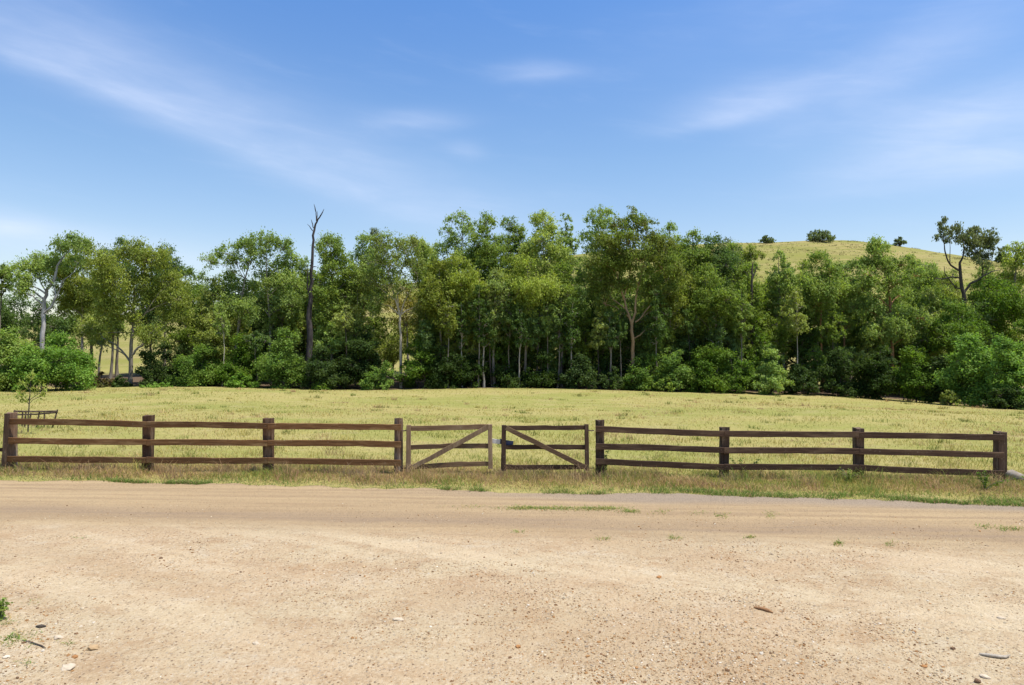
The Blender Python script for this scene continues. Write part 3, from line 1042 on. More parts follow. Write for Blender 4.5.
def gate(label, x0, x1, tops, rails, diag, mr, mp, seed, hinge_left):
    X0, _, Z0 = at(x0, 470, YF)
    root = empty('timber_gate', (X0, YF, Z0), label, 'gate')
    o = np.array(root.location)
    yy = YF + .03
    for k, (px, tp, bp, wpx) in enumerate(tops):
        a = Acc()
        X, _, z1 = at(px, tp, yy); z0 = at(px, bp, yy)[2]
        post(a, X - o[0], .03, z0 - o[2], z1 - o[2], wpx / F * YF, .075, seed + k, 0.01 * (-1) ** k, .006, False)
        # closed underside
        a.build('stile', WOOD[mp], root)
    for j, (ya, yb) in enumerate(rails):
        A, B = at(tops[0][0] + 1.8, ya, yy + .01) - o, at(tops[1][0] - 1.8, yb, yy + .01) - o
        V, q = board(A, B, 0.098, 0.04, 8, .004, seed * 13 + j)
        mesh_np('rail', V, q, WOOD[mr], root)
    (xa, ya), (xb, yb) = diag
    A, B = at(xa, ya, yy - .03) - o, at(xb, yb, yy - .03) - o
    V, q = board(A, B, 0.098, 0.036, 8, .004, seed * 17)
    d = mesh_np('diagonal_brace', V, q, WOOD['grey_rail' if mr != 'grey_rail' else 'grey_post'], root)
    h = Acc()
    hx = tops[0][0] if hinge_left else tops[1][0]
    sgn = -1 if hinge_left else 1
    hl = []
    for py in (430.0, 467.5):
        h = Acc()
        P = np.array([at(hx, py, yy - .015), at(hx + sgn * 4.5, py + .8, yy + .0), at(hx + sgn * 7.0, py + .4, yy + .02)]) - o
        h.tube(P, [.014, .014, .012], 6)
        h.build('hinge', M_IRON, root)
    return root


G1 = gate('weathered grey brown gate, its diagonal brace rising to the right', 408, 490,
          [(408.3, 425, 471.5, 4.6), (490.5, 424.3, 468.5, 4.4)], [(428.3, 426.5), (447.2, 445.9), (467.2, 463.6)],
          ((410.5, 468.5), (488, 427)), 'grey_rail', 'grey_post', 21, True)
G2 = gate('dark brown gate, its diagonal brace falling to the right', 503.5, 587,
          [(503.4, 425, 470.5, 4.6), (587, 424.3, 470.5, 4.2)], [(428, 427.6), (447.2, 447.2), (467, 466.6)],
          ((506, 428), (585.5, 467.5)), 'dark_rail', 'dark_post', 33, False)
G2_parts = None
# slide latch on the weathered gate, its blue keeper sleeve on the dark one
o = np.array(G1.location)
a = Acc()
V, q = board(at(488, 440.6, YF + .075) - o, at(500.2, 441.8, YF + .075) - o, .095, .02, 3, .0, 1)
a.add(V, q)
lt = a.build('latch_plate', M_STEEL, G1)
o = np.array(G2.location)
a = Acc()
V, q = board(at(499.6, 441.2, YF + .10) - o, at(513.2, 443.6, YF + .10) - o, .105, .022, 3, .0, 2)
a.add(V, q)
a.build('latch_keeper', M_BLUE, G2)

# old fallen log just beyond the right end post
P = np.array([at(1004, 474.5, YF + .1), at(1011, 474.0, YF + .05), at(1019, 478, YF), at(1030, 481.5, YF - .05), at(1052, 484, YF - .1), at(1074, 487, YF - .15)])
c0 = P[3].copy()
a = Acc()
Pd = np.concatenate([P[:1], P, P[-1:]]) - c0
a.tube(Pd, [.002, .07, .10, .105, .10, .095, .085, .002], 9)
lg = a.build('fallen_log', WOOD['log_grey'], None, True, c0)
tag(lg, 'grey weathered log sloping to the ground past the right end fence post', 'log')

# low rusty frame in the grass behind the left end of the fence
YB = 23.0
o = at(38, 430, YB); o[2] = gz(38, YB)
fr = empty('stock_frame', o, 'low rusty metal frame with leaning uprights in the grass behind the left fence end', 'frame')
a = Acc()
a.tube(np.array([at(14, 411.3, YB), at(35, 411.6, YB), at(57.5, 411.2, YB)]) - o, [.034] * 3, 6)
a.build('top_rail', M_IRON, fr)
a = Acc()
a.tube(np.array([at(18, 414.6, YB + .9), at(36, 414.2, YB + .5), at(57, 412.4, YB + .05)]) - o, [.03] * 3, 6)
a.build('top_rail', M_IRON, fr)
for (xt, yt, xb, yb, d) in ((57.5, 409.5, 51, 433.5, 0), (39.5, 411, 35.5, 433.5, 0), (44.5, 412.5, 44, 433.5, .4), (22.5, 411, 22, 433.5, .5), (26, 411.5, 24, 433.5, .2), (14.5, 410, 14, 433.5, 0), (31, 413, 27, 433.5, .8)):
    a = Acc()
    a.tube(np.array([at(xt, yt, YB + d), at((xt + xb) / 2, (yt + yb) / 2, YB + d), at(xb, yb, YB + d)]) - o, [.022, .026, .026], 6)
    a.build('upright', M_IRON, fr)


# ------------------------------------------------------------------ trees
def bez(a, b, lift=0.25, n=6, wob=0.05, r=rng):
    a, b = np.array(a), np.array(b)
    L = np.linalg.norm(b - a)
    c = (a + b) / 2 + np.array([-(b[0] - a[0]) * .15, -(b[1] - a[1]) * .15, lift * L * .5]) * 1.0
    t = np.linspace(0, 1, n)[:, None]
    P = (1 - t) ** 2 * a + 2 * t * (1 - t) * c + t ** 2 * b
    P[1:-1] += r.normal(0, wob * L * .3, (n - 2, 3))
    return P


def leaves(C, RC, N, size, aspect, droop, r):
    """N leaf cards spread over clumps C (k,3) of radius RC (k) -> verts, quads"""
    k = len(C)
    wts = RC ** 2
    idx = r.choice(k, N, p=wts / wts.sum())
    d = r.normal(0, 1, (N, 3))
    d /= np.linalg.norm(d, axis=1)[:, None] + 1e-9
    rad = np.minimum(np.abs(r.normal(0, 0.62, N)) + 0.12, r.uniform(.8, 1.3, N))
    off = d * (rad * RC[idx])[:, None] * np.array([1.08, 1.08, 0.85 if droop < .3 else 1.0])
    P = C[idx] + off
    nrm = d * 0.55 + np.array([0, 0, 0.55]) + r.normal(0, .55, (N, 3))
    nrm /= np.linalg.norm(nrm, axis=1)[:, None] + 1e-9
    a = np.cross(nrm, r.normal(0, 1, (N, 3)))
    a /= np.linalg.norm(a, axis=1)[:, None] + 1e-9
    a = a * np.where(a[:, 2:3] > 0, -1, 1) + np.array([0, 0, -droop * .7])
    a /= np.linalg.norm(a, axis=1)[:, None]
    b = np.cross(nrm, a)
    b /= np.linalg.norm(b, axis=1)[:, None] + 1e-9
    L = size * r.uniform(.65, 1.4, N)[:, None]
    W = L * aspect * r.uniform(.7, 1.3, N)[:, None]
    V = np.stack([P - a * L / 2, P + b * W / 2, P + a * L / 2, P - b * W / 2], 1).reshape(-1, 3)
    return V, np.arange(4 * N).reshape(N, 4)


def auto_lobes(px, top, wpx, bot, r, n=None, bush=False, profile=None):
    H = bot - top
    asp = H / max(wpx, 1)
    rl = min(wpx, 1.15 * H) * (0.25 if not bush else 0.24)
    n = int(np.clip((2.1 if bush else 1.7) * H * wpx / (3.14 * rl * rl), 6, 26))
    out = [(px + r.normal(0, wpx * .08), top + rl * .8, 0.0, rl * r.uniform(.8, 1))]
    tries = 0
    while len(out) < n and tries < 400:
        best, bd = None, -1
        for _ in range(10):
            tries += 1
            t = r.uniform(0.05, 1.0 if bush else 0.95)
            if bush:
                env = math.sqrt(max(0, 1 - (1 - t) ** 2.2)) if t < .6 else 1.0
            else:
                env = (min(1, t / .35) ** .7) * (1.0 if t < .65 else 1 - (t - .65) * 1.1)
            ww = max(0.05, env * wpx / 2 - rl * .75)
            aa = r.uniform(0, 2 * math.pi); q = math.sqrt(r.uniform(0.05, 1))
            c = (px + math.cos(aa) * q * ww, top + rl * .8 + t * (H - rl * (1.2 if bush else 1.4)), math.sin(aa) * q * ww, rl * r.uniform(.7, 1.15))
            dd = min(math.dist(c[:3], o_[:3]) for o_ in out)
            if dd > bd:
                best, bd = c, dd
        out.append(best)
    return out


def plant(name, label, cat, px, Y, top, wpx, bot, leaf, bark, seed, group=None, lobes=None, limbs=None, base=None, tr=0.16, dens=1.0,
          size=0.205, aspect=0.44, droop=0.45, bush=False, nlobes=None, lean=0.0, clr=0.42, trunk_name='trunk', crown_name='crown', flat=0.8, tpx=None, sub=True, lscale=1.34, lw=.66):
    r = np.random.default_rng(seed)
    k = Y / F
    zb = gz(px, Y)
    bx = (px - 512) * k
    root = empty(name, (bx, Y, zb), label, cat, group)
    o = np.array([bx, Y, zb])
    lob = [(l[0], l[1], l[2] * lscale) for l in lobes] if lobes is not None else [] if wpx == 0 else auto_lobes(tpx if tpx is not None else px, top, wpx, bot, r, nlobes, bush)
    # lobes in metres relative to the base: centre and radius
    Lc = np.array([at(l[0], l[1], Y) + np.array([0, (l[2] if len(l) > 3 else r.normal(0, .5) * l[-1]) * k, 0]) - o for l in lob]) if lob else np.zeros((0, 3))
    Lr = np.array([l[-1] * k for l in lob]) if lob else np.zeros(0)
    a = Acc()
    segs = []
    if limbs:
        for li in limbs:
            P = np.array([at(q[0], q[1], Y) + np.array([0, (q[3] if len(q) > 3 else 0) * k, 0]) for q in li]) - o
            rr = np.array([q[2] * k * lw for q in li])
            # refine
            t = np.linspace(0, len(P) - 1, (len(P) - 1) * 3 + 1)
            P = np.stack([np.interp(t, np.arange(len(P)), P[:, i]) for i in range(3)], 1)
            rr = np.interp(t, np.arange(len(rr)), rr)
            P[1:-1] += r.normal(0, 1, (len(P) - 2, 3)) * rr[1:-1, None] * .25
            a.tube(P, rr, 7)
            segs.append((P, rr))
    else:
        ztop = Lc[:, 2].max() if len(Lc) else 3
        ctr = Lc[np.argmax(Lc[:, 2])]
        n = 9
        t = np.linspace(0, 1, n)
        P = np.stack([ctr[0] * t ** 1.6 + np.cumsum(r.normal(0, .035 + .0016 * ztop, n)) * (t > 0), ctr[1] * t ** 1.6 + np.cumsum(r.normal(0, .05, n)) * (t > 0), -0.3 + (ztop + .3) * t], 1)
        rr = tr * (1 - t * .86) * (1 + .5 * np.exp(-t * 14))
        a.tube(P, rr, 7)
        segs.append((P, rr))
    AP = np.concatenate([s[0] for s in segs]); AR = np.concatenate([s[1] for s in segs])
    # limbs to lobes
    CC, CR = [], []
    for c, rad in zip(Lc, Lr):
        if not bush or rad > .5:
            hd = np.linalg.norm(AP[:, :2] - c[:2], axis=1)
            dzz = c[2] - AP[:, 2]
            cost = np.linalg.norm(AP - c, axis=1) + np.where(dzz < hd * clr, 3.0 * (hd * clr - dzz + .2), 0)
            j = int(np.argmin(cost))
            lr = min(AR[j] * .7, tr * .58)
            if np.linalg.norm(AP[j] - c) > .25:
                B = bez(AP[j], c, .15, 6, .06, r)
                a.tube(B, np.linspace(lr, max(.012, lr * .3), 6), 5)
        else:
            lr = .03
        nc = max(5, int((12 if bush else 17) * (rad / 1.1) ** 1.3)) if sub else 4
        d = r.normal(0, 1, (nc, 3)) + np.array([0, 0, .45])
        d /= np.linalg.norm(d, axis=1)[:, None]
        cc = c + d * (r.uniform(.45, .98, nc) * rad)[:, None] * np.array([1, 1, flat])
        cr = np.clip(rad * r.uniform(.34, .60, nc), .16, 1.1)
        CC.append(cc); CR.append(cr * (1 if bush else .86))
        for i in range(0, nc, 2):
            if sub and np.linalg.norm(cc[i] - c) > .3:
                a.tube(np.array([c, (c + cc[i]) / 2 + r.normal(0, .05, 3), cc[i]]), [max(.018, lr * .4), .02, .008], 4)
    trunk = a.build(trunk_name, BM[bark], root, True)
    if len(CC):
        CC, CR = np.concatenate(CC), np.concatenate(CR)
        area = sum((x / k) ** 2 * 3.14 for x in Lr)
        N = int(np.clip(area * 2.0 * dens * (0.30 / size) ** 0.5, 150, 30000))
        V, q = leaves(CC, CR, N, size, aspect, droop, r)
        mesh_np(crown_name, V, q, LM[leaf], root)
    return root


_seed = [100]


def S():
    _seed[0] += 1
    return _seed[0]


def gum(label, px, top, w_, bot, Y, leaf='gum', bark='grey', **kw):
    return plant('gum_tree', label, 'tree', px, Y, top, w_ * 1.18, bot, leaf, bark, S(), **kw)


def bush(label, px, top, w_, bot, Y, leaf='bush', **kw):
    kw.setdefault('size', 0.165); kw.setdefault('aspect', 0.62); kw.setdefault('droop', 0.1); kw.setdefault('dens', 1.15); kw.setdefault('tr', .06)
    return plant('bush', label, 'bush', px, Y, top, w_, bot, leaf, 'dark', S(), bush=True, trunk_name='stem', crown_name='foliage', **kw)


# --- dead trunk
plant('dead_tree', 'tall bare charred dead trunk forking at its tip above the tree belt', 'tree', 309, 62, 0, 0, 0, 'gum', 'charred', S(), lw=.54,
      limbs=[[(308.5, 392, 6.5), (308.5, 335, 5.6), (310.5, 310, 4.6), (311, 290, 3.6), (312, 265, 2.7), (313, 240, 2.2), (314.5, 226, 1.8), (318, 219.5, 1.4), (322, 213.5, 1.0), (324, 209, .35)],
             [(316.5, 221, 1.2), (316.2, 214, .9), (315.4, 209, .9), (314, 204, .3)],
             [(312.6, 231, .9), (310, 227, .7), (307.3, 224, .25)],
             [(313.5, 228, .8), (312.3, 223, .8), (311.2, 219.5, .3)],
             [(316.8, 220, .6), (317.6, 215, .5), (317.4, 211, .2)],
             [(309.5, 300, 1.6), (307.5, 285, 1.5), (308, 272, 1.0), (307, 266, .4)],
             [(311.8, 268, 1.0), (315, 266.5, .8), (317, 267, .3)]])

# --- left group
gum('pale forked gum with bare white limbs, rising behind the bright green bush at far left', 43, 0, 0, 0, 63, 'gum', 'white', tr=.2, dens=.9,
    lobes=[(22, 271, 12), (36, 262, 13), (49, 268, 11), (27, 283, 9), (61, 248, 9), (72, 245, 11), (52, 282, 7), (14, 285, 8), (30, 292, 9), (71, 262, 8)],
    limbs=[[(42.5, 384, 3.6), (43, 335, 3.2), (44, 305, 2.6), (46.5, 290, 2.3), (54, 279, 1.9), (58, 265, 1.6), (63, 257, 1.2), (69, 250, .5)],
           [(44, 313, 1.8), (51, 307, 1.7), (55.5, 298, 1.5), (55, 290, 1.2), (54, 284, .4)],
           [(46, 291, 1.2), (42, 285, 1.0), (38, 277, .5)],
           [(55, 300, 1.0), (58, 294, .9), (63, 281, .7), (74, 272, .3)]])
gum('slim gum with a small round head at the left edge of the picture', 0, 262, 24, 300, 66, 'gum', 'grey')
gum('broad dark gum filling the back row at far left, below the pale forked gum', 12, 292, 60, 345, 74, 'dark', 'grey')
gum('tall olive gum with a full rounded head right of the pale forked gum', 80, 237, 58, 325, 68, 'olive', 'pale', dens=1.1)
gum('dark gum in the back row left of the spreading gum', 117, 236, 42, 310, 76, 'dark', 'grey')
gum('spreading gum with low forking limbs and a pale trunk near the second post', 131, 0, 0, 0, 61, 'olive', 'grey', tr=.2, dens=.95,
    lobes=[(133, 257, 15), (112, 268, 14), (150, 262, 15), (165, 280, 13), (122, 285, 15), (142, 285, 14), (103, 290, 13), (160, 303, 14), (110, 312, 13), (135, 310, 13),
           (90, 330, 10), (172, 320, 11), (100, 344, 8), (158, 335, 11), (120, 333, 9), (176, 300, 11)],
    limbs=[[(130.5, 388, 3.6), (131, 360, 2.9), (131.5, 345, 2.5), (134, 320, 2.0), (134, 295, 1.5), (135, 270, .7)],
           [(131, 356, 1.7), (138, 348, 1.6), (147, 341, 1.3), (158, 332, .8)],
           [(130.5, 362, 1.6), (124, 353, 1.4), (116, 345, 1.1), (103, 338, .7)],
           [(133, 330, 1.3), (142, 318, 1.0), (152, 303, .6)],
           [(133, 325, 1.3), (124, 310, 1.1), (114, 295, .6)]])
gum('leaning thin gum with a bare lower trunk, second left of the spreading gum', 98, 300, 36, 345, 66, 'olive', 'grey', tr=.13, dens=.7, lean=.1)
gum('straight grey gum close left of the spreading gum', 110, 285, 30, 345, 67, 'gum', 'grey', tr=.15, dens=.8)
gum('rounded dark gum behind the right shoulder of the spreading gum', 166, 243, 44, 300, 78, 'dark', 'grey')
gum('sloping olive gum at the left side of the gap of sky', 187, 266, 42, 330, 72, 'gum', 'grey')
gum('low olive gum standing in the gap of sky between two taller clumps', 208, 291, 36, 345, 70, 'olive', 'grey')
gum('gum with an airy head full of sky holes right of the gap of sky', 233, 0, 0, 0, 65, 'gum', 'grey', dens=1.0,
    lobes=[(240, 246, 10), (252, 243, 9), (226, 254, 9), (216, 263, 8), (236, 262, 9), (222, 280, 11), (240, 290, 12), (215, 296, 11), (252, 262, 7), (230, 308, 13), (250, 312, 11)])
gum('tall gum with a domed head left of the charred dead trunk', 270, 0, 0, 0, 65.5, 'gum', 'grey', dens=1.05,
    lobes=[(270, 244, 10), (282, 249, 10), (262, 256, 9), (290, 260, 9), (275, 268, 12), (262, 282, 11), (286, 284, 12), (272, 302, 13), (256, 305, 10), (292, 306, 11)])
gum('narrow gum half hidden by the charred dead trunk', 300, 256, 28, 330, 69, 'gum', 'grey')
gum('dense dark green gum just right of the charred dead trunk', 333, 234, 52, 325, 64, 'gum', 'grey', dens=1.15)
gum('dense rounded gum between the charred dead trunk and the yellowish gum', 362, 232, 40, 320, 66, 'gum', 'grey', dens=1.1)
gum('blue green gum peeping over the left shoulder of the yellowish gum', 376, 227, 24, 270, 80, 'blue', 'grey')
gum('yellowish thin crowned gum with many bare pale limbs', 400, 0, 0, 0, 62.5, 'brownish', 'pale', tr=.17, dens=.62,
    lobes=[(385, 245, 11), (400, 247, 12), (414, 248, 10), (376, 262, 12), (393, 266, 12), (412, 268, 12), (370, 282, 11), (388, 286, 12), (424, 284, 10), (405, 290, 11), (378, 302, 11), (420, 305, 10)],
    limbs=[[(401, 392, 2.4), (401, 345, 2.0), (400, 315, 1.7), (393, 290, 1.3), (388, 272, 1.2), (380, 258, .5)],
           [(388, 273, 1.1), (391, 262, .9), (394, 252, .4)],
           [(400, 318, 1.3), (405, 300, 1.1), (414, 285, .9), (418, 278, .4)],
           [(398, 310, 1.1), (397, 285, 1.0), (402, 268, .8), (407, 255, .4)],
           [(395, 300, 1.0), (380, 288, .8), (370, 276, .4)]])
gum('short gum with straw yellow foliage below the yellowish thin crowned gum', 409, 283, 44, 335, 70, 'yellow', 'pale', dens=.55)
gum('light green gum behind the right shoulder of the yellowish gum', 420, 234, 34, 280, 79, 'lit', 'pale')
gum('gum with a bare dark pole of a trunk right of the yellowish gum', 430, 242, 36, 315, 65, 'gum', 'dark', dens=.9)
# --- centre
gum('gum with a loose wispy head, first of the tallest group above the gates', 455, 0, 0, 0, 67, 'gum', 'grey', dens=.85,
    lobes=[(453, 223, 7), (463, 219, 7), (447, 231, 7), (468, 232, 9), (455, 243, 10), (442, 250, 9), (462, 262, 12), (448, 275, 12), (460, 292, 11)])
gum('tall gum with a knobbly head above the left gate', 487, 212, 44, 300, 66, 'gum', 'grey', dens=1.05)
gum('sunlit green gum in front above the left gate', 468, 252, 48, 335, 63.5, 'lit', 'grey')
gum('olive gum with low hanging foliage, standing in front left of the left gate', 440, 258, 44, 335, 63, 'olive', 'grey')
gum('tall narrow gum above the gap between the gates', 515, 216, 38, 305, 69, 'gum', 'grey')
gum('broad headed gum above the right gate, one of the tallest', 541, 211, 52, 300, 66, 'lit', 'grey', dens=1.1)
gum('gum at the left side of the notch in the skyline', 566, 213, 26, 290, 70, 'gum', 'grey')
gum('sunlit gum in front of the tallest group, above the gap between the gates', 524, 252, 62, 325, 63, 'lit', 'grey', dens=1.05)
gum('olive gum in front above the right gate with foliage to half its height', 562, 262, 46, 340, 63.5, 'gum', 'grey')
gum('brownish gum in front at the middle, its foliage thin and drooping', 494, 270, 36, 345, 62.5, 'brownish', 'grey', dens=.8)
gum('tall gum with a tufted head at the right side of the notch in the skyline', 600, 0, 0, 0, 65, 'gum', 'grey',
    lobes=[(598, 213, 6), (608, 216, 8), (592, 222, 8), (604, 230, 10), (590, 238, 9), (612, 240, 10), (598, 255, 12), (612, 268, 12), (590, 275, 12), (602, 292, 12)])
gum('large gum with a salmon trunk forking into lit limbs, behind the right gate post', 633, 0, 0, 0, 62.5, 'brownish', 'salmon', tr=.2, dens=.92,
    lobes=[(634, 222, 10), (632, 212, 5), (620, 228, 10), (645, 225, 9), (607, 245, 12), (628, 245, 13), (650, 243, 12), (664, 250, 11), (600, 262, 11), (618, 265, 12), (640, 262, 13), (660, 270, 12),
           (676, 268, 10), (598, 282, 11), (614, 288, 11), (655, 290, 11), (674, 290, 10), (604, 304, 9), (668, 306, 9), (636, 284, 9)],
    limbs=[[(633, 392, 3.4), (633, 360, 2.9), (632, 332, 2.6), (631, 322, 2.2), (627, 310, 1.7), (623, 295, 1.4), (617, 275, 1.0), (610, 255, .5)],
           [(632, 325, 1.9), (635.5, 312, 1.7), (636, 298, 1.4), (640, 280, 1.1), (645, 258, .8), (650, 240, .4)],
           [(635, 322, 1.2), (640, 319, 1.1), (648, 308, .9), (656, 299, .7), (668, 290, .3)],
           [(633.5, 339, 1.2), (640, 335, 1.0), (645, 330, .4)],
           [(627, 310, 1.0), (614, 300, .9), (602, 289, .4)],
           [(624, 297, .9), (630, 275, .8), (632, 255, .4)]])
gum('domed dark green gum just right of the large salmon gum', 668, 222, 40, 290, 71, 'gum', 'grey')
gum('rounded gum in the middle row between the salmon gum and the dead snag', 692, 228, 44, 300, 68, 'gum', 'grey', dens=1.1)
gum('dark topped gum in the middle row, second left of the dead snag', 716, 234, 42, 310, 68, 'dark', 'grey')
gum('blue green gum far back on the skyline left of the grassy hilltop', 731, 238, 28, 275, 90, 'blue', 'grey')
gum('leafy gum closing the belt just left of the grassy hilltop', 735, 241, 40, 310, 69, 'gum', 'grey')
gum('thin olive gum in front, right of the salmon gum with a pale leaning trunk', 676, 262, 48, 338, 63.5, 'olive', 'pale', dens=.85)
gum('leafy gum in front above the first bay of the right fence', 712, 265, 58, 345, 63, 'gum', 'grey', dens=1.0)
gum('gum in front wrapping the dead snag above the second right fence post', 748, 262, 46, 345, 65, 'gum', 'dark')
plant('dead_tree', 'dark dead snag with one pale broken tip among green gums left of the hilltop', 'tree', 752, 64, 0, 0, 0, 'gum', 'dark', S(),
      limbs=[[(752, 392, 2.4), (752, 330, 2.0), (751.5, 290, 1.8), (752, 270, 1.5), (753, 262, .6)], [(752, 280, 1.0), (755, 272, .9), (757, 266, .3)]])
gum('round headed gum right behind the dead snag', 752, 243, 26, 275, 72, 'olive', 'grey')
# --- right
gum('two-tiered gum standing below the left end of the grassy hilltop', 785, 249, 34, 340, 66, 'gum', 'grey', dens=1.0)
gum('bushy crowned gum with a slim orange trunk below the hilltop trees', 822, 250, 52, 325, 64, 'gum', 'orange', tr=.15, dens=1.1)
gum('thin gum with an orange trunk between the bushy crowned gum and the conical gum', 845, 262, 30, 335, 65, 'gum', 'orange', tr=.14, dens=.9)
gum('conical leafy gum with an orange trunk, tallest before the grassy hill', 889, 0, 0, 0, 64, 'gum', 'orange', tr=.19, dens=1.15,
    lobes=[(880, 243, 8), (874, 253, 9), (888, 252, 9), (868, 265, 9), (882, 268, 11), (897, 266, 9), (860, 275, 8), (905, 278, 9), (890, 285, 11), (872, 287, 11), (858, 292, 9), (907, 295, 10),
           (880, 305, 12), (865, 312, 11), (900, 316, 12), (918, 318, 9), (884, 328, 12), (905, 335, 10), (870, 335, 11)],
    limbs=[[(892, 392, 3.0), (892, 340, 2.4), (891, 315, 2.0), (888, 290, 1.6), (885, 265, 1.0), (881, 247, .4)],
           [(891, 335, 1.1), (903, 331, .9), (917, 326, .7), (931, 325, .3)], [(892, 345, 1.0), (901, 340, .8), (912, 336, .3)]])
gum('light olive gum on the lower hill slope left of the bare dark tree', 922, 262, 40, 310, 85, 'olive', 'grey')
gum('short gum on the lower hill slope behind the conical gum', 910, 253, 22, 280, 95, 'lit', 'grey')
gum('dull green gum with a spreading head below the bare dark tree', 938, 285, 50, 335, 68, 'gum', 'grey')
plant('gum_tree', 'bare dark twisted tree with sparse drooping bluish tufts, standing out against the hill', 'tree', 966, 66, 0, 0, 0, 'blue', 'dark', S(), tr=.13, dens=1.0, size=.20, droop=1.2, flat=1.25, lscale=1.32, lw=.70,
      lobes=[(941, 223, 4), (944, 229, 5), (939, 237, 6), (948, 238, 6), (951, 231, 4), (962, 232, 7), (965, 240, 7), (958, 241, 5), (975, 231, 4), (977, 239, 8), (983, 246, 8), (972, 246, 6),
             (991, 234, 4), (994, 240, 6), (998, 248, 4), (990, 249, 5), (972, 256, 8), (981, 262, 7)],
      limbs=[[(968, 392, 4.0), (967, 330, 3.2), (965, 308, 2.8), (963, 292, 2.5), (961, 279, 2.2), (960, 268, 1.9), (960, 262, 1.5), (963, 257, 1.1), (964, 248, .8), (963, 238, .4)],
             [(964, 293, 1.7), (970, 284, 1.5), (979, 279, 1.2), (985, 275, 1.0), (994, 271, .7), (1001, 270, .3)],
             [(960, 271, 1.4), (953, 267, 1.3), (948, 261, 1.1), (945, 252, .9), (944, 243, .6), (943, 232, .3)],
             [(960.5, 278, 1.2), (952, 277, 1.0), (943, 279, .9), (932, 278, .3)],
             [(962, 289, 1.1), (956, 288, .9), (950, 280, .8), (945, 274, .6), (944, 266, .3)],
             [(983, 276, .9), (982, 262, .7), (980, 250, .5), (978, 240, .2)], [(985, 275, .6), (992, 262, .5), (993, 246, .3)], [(950, 262, .6), (950, 248, .4), (950, 238, .2)]])
gum('small gum on the slope close left of the bare dark tree', 949, 268, 26, 320, 84, 'olive', 'grey')
gum('gum on the slope just right of the bare dark trunk', 984, 264, 28, 318, 82, 'gum', 'grey')
gum('dense rounded green gum at right, in front of the foot of the hill', 996, 277, 62, 345, 66, 'bush', 'grey', dens=1.15)
gum('fresh green gum with a small dark topknot at the right edge of the picture', 1014, 0, 0, 0, 74, 'lit', 'grey',
    lobes=[(1017, 245, 5), (1010, 252, 7), (1022, 253, 8), (1006, 263, 8), (1018, 266, 10), (1030, 262, 9), (1008, 278, 9), (1024, 282, 11), (1012, 292, 10), (1038, 275, 10)])
gum('leafy gum filling the space under the bare dark tree at right', 957, 303, 60, 360, 63, 'bush', 'grey', dens=1.1)

gum('gum with low leaves in the back row behind the leaning thin gum', 88, 288, 46, 350, 74, 'gum', 'grey')
gum('dark gum in the back row seen between the spreading gum and the round dark bush', 150, 292, 44, 352, 77, 'dark', 'grey')
gum('shady gum behind the foot of the pale forked gum', 48, 298, 44, 355, 72, 'dark', 'grey')
gum('low olive gum behind the yellowish gum, hiding the slope', 392, 318, 46, 372, 74, 'olive', 'grey')
gum('round headed gum just right of the dark snag, below the left hilltop tree', 772, 264, 38, 345, 68, 'gum', 'grey')
gum('light crowned gum between the two-tiered gum and the bushy crowned gum', 802, 258, 34, 345, 69, 'lit', 'grey')
gum('dense gum behind the thin orange trunked gum', 850, 258, 40, 350, 70, 'gum', 'grey')
gum('leafy gum right behind the conical gum, its top level with the slope', 918, 268, 46, 345, 71, 'gum', 'grey')
gum('mid green gum with its head level with the slope left of the bare dark tree', 929, 257, 38, 335, 76, 'gum', 'grey')
gum('loose olive gum under the left limb of the bare dark tree', 942, 274, 40, 350, 72, 'olive', 'grey')
# --- trees outside the two sides so the belt goes on
for px, top, w_, Y, lf in ((-40, 270, 60, 66, 'gum'), (-95, 255, 70, 68, 'gum'), (-160, 260, 80, 66, 'olive'), (1075, 262, 70, 62, 'gum'), (1140, 255, 80, 62, 'gum'), (1050, 300, 60, 58, 'bush')):
    gum('gum carrying the tree belt on past the edge of the picture', px, top, w_, 345, Y, lf, 'grey', group='gums past the picture edge')

# --- slim trees of the shaded back rows (cannot be told apart)
rb = np.random.default_rng(5)
brow = [(24, 300), (62, 290), (92, 262), (150, 262), (205, 300), (226, 290), (255, 275), (288, 265), (322, 258), (348, 255), (436, 265), (452, 255), (470, 250), (484, 258), (500, 245), (512, 260), (530, 250), (546, 258),
        (560, 255), (574, 262), (588, 252), (606, 258), (622, 262), (644, 250), (658, 262), (686, 255), (702, 265), (722, 262), (738, 268), (766, 275), (800, 275), (836, 282), (858, 290), (925, 300), (985, 295)]
for i, (px, top) in enumerate(brow):
    Y = rb.uniform(68, 84)
    gum('slim gum with a shaded trunk in the back rows of the tree belt', px, top + rb.uniform(0, 14), rb.uniform(24, 36), rb.uniform(325, 350), Y, rb.choice(['gum', 'dark', 'olive', 'gum']), rb.choice(['grey', 'dark', 'pale']),
        group='slim gums of the back rows', tr=rb.uniform(.09, .15), dens=.8)

# --- more crowns to close the belt, each with its own look
brush = np.random.default_rng(8)
for i in range(64):
    px = -20 + i * 16.6 + brush.uniform(-6, 6)
    if 85 < px < 145 or 372 < px < 412:
        continue
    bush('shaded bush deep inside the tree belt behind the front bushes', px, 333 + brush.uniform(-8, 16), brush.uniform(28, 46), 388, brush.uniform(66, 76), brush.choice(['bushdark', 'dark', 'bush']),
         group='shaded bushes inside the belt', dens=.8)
for i in range(84):
    px = 190 + i * 9.8 + brush.uniform(-6, 6)
    if 372 < px < 416:
        continue
    gum('small leafy gum filling the middle of the tree belt between the tall trunks', px, (284 if px < 745 else 306) + brush.uniform(-22, 30), brush.uniform(28, 42), 366, brush.uniform(64.5, 76), brush.choice(['gum', 'olive', 'dark', 'gum']),
        'grey', group='small gums between the tall trunks', tr=.09, dens=.75)

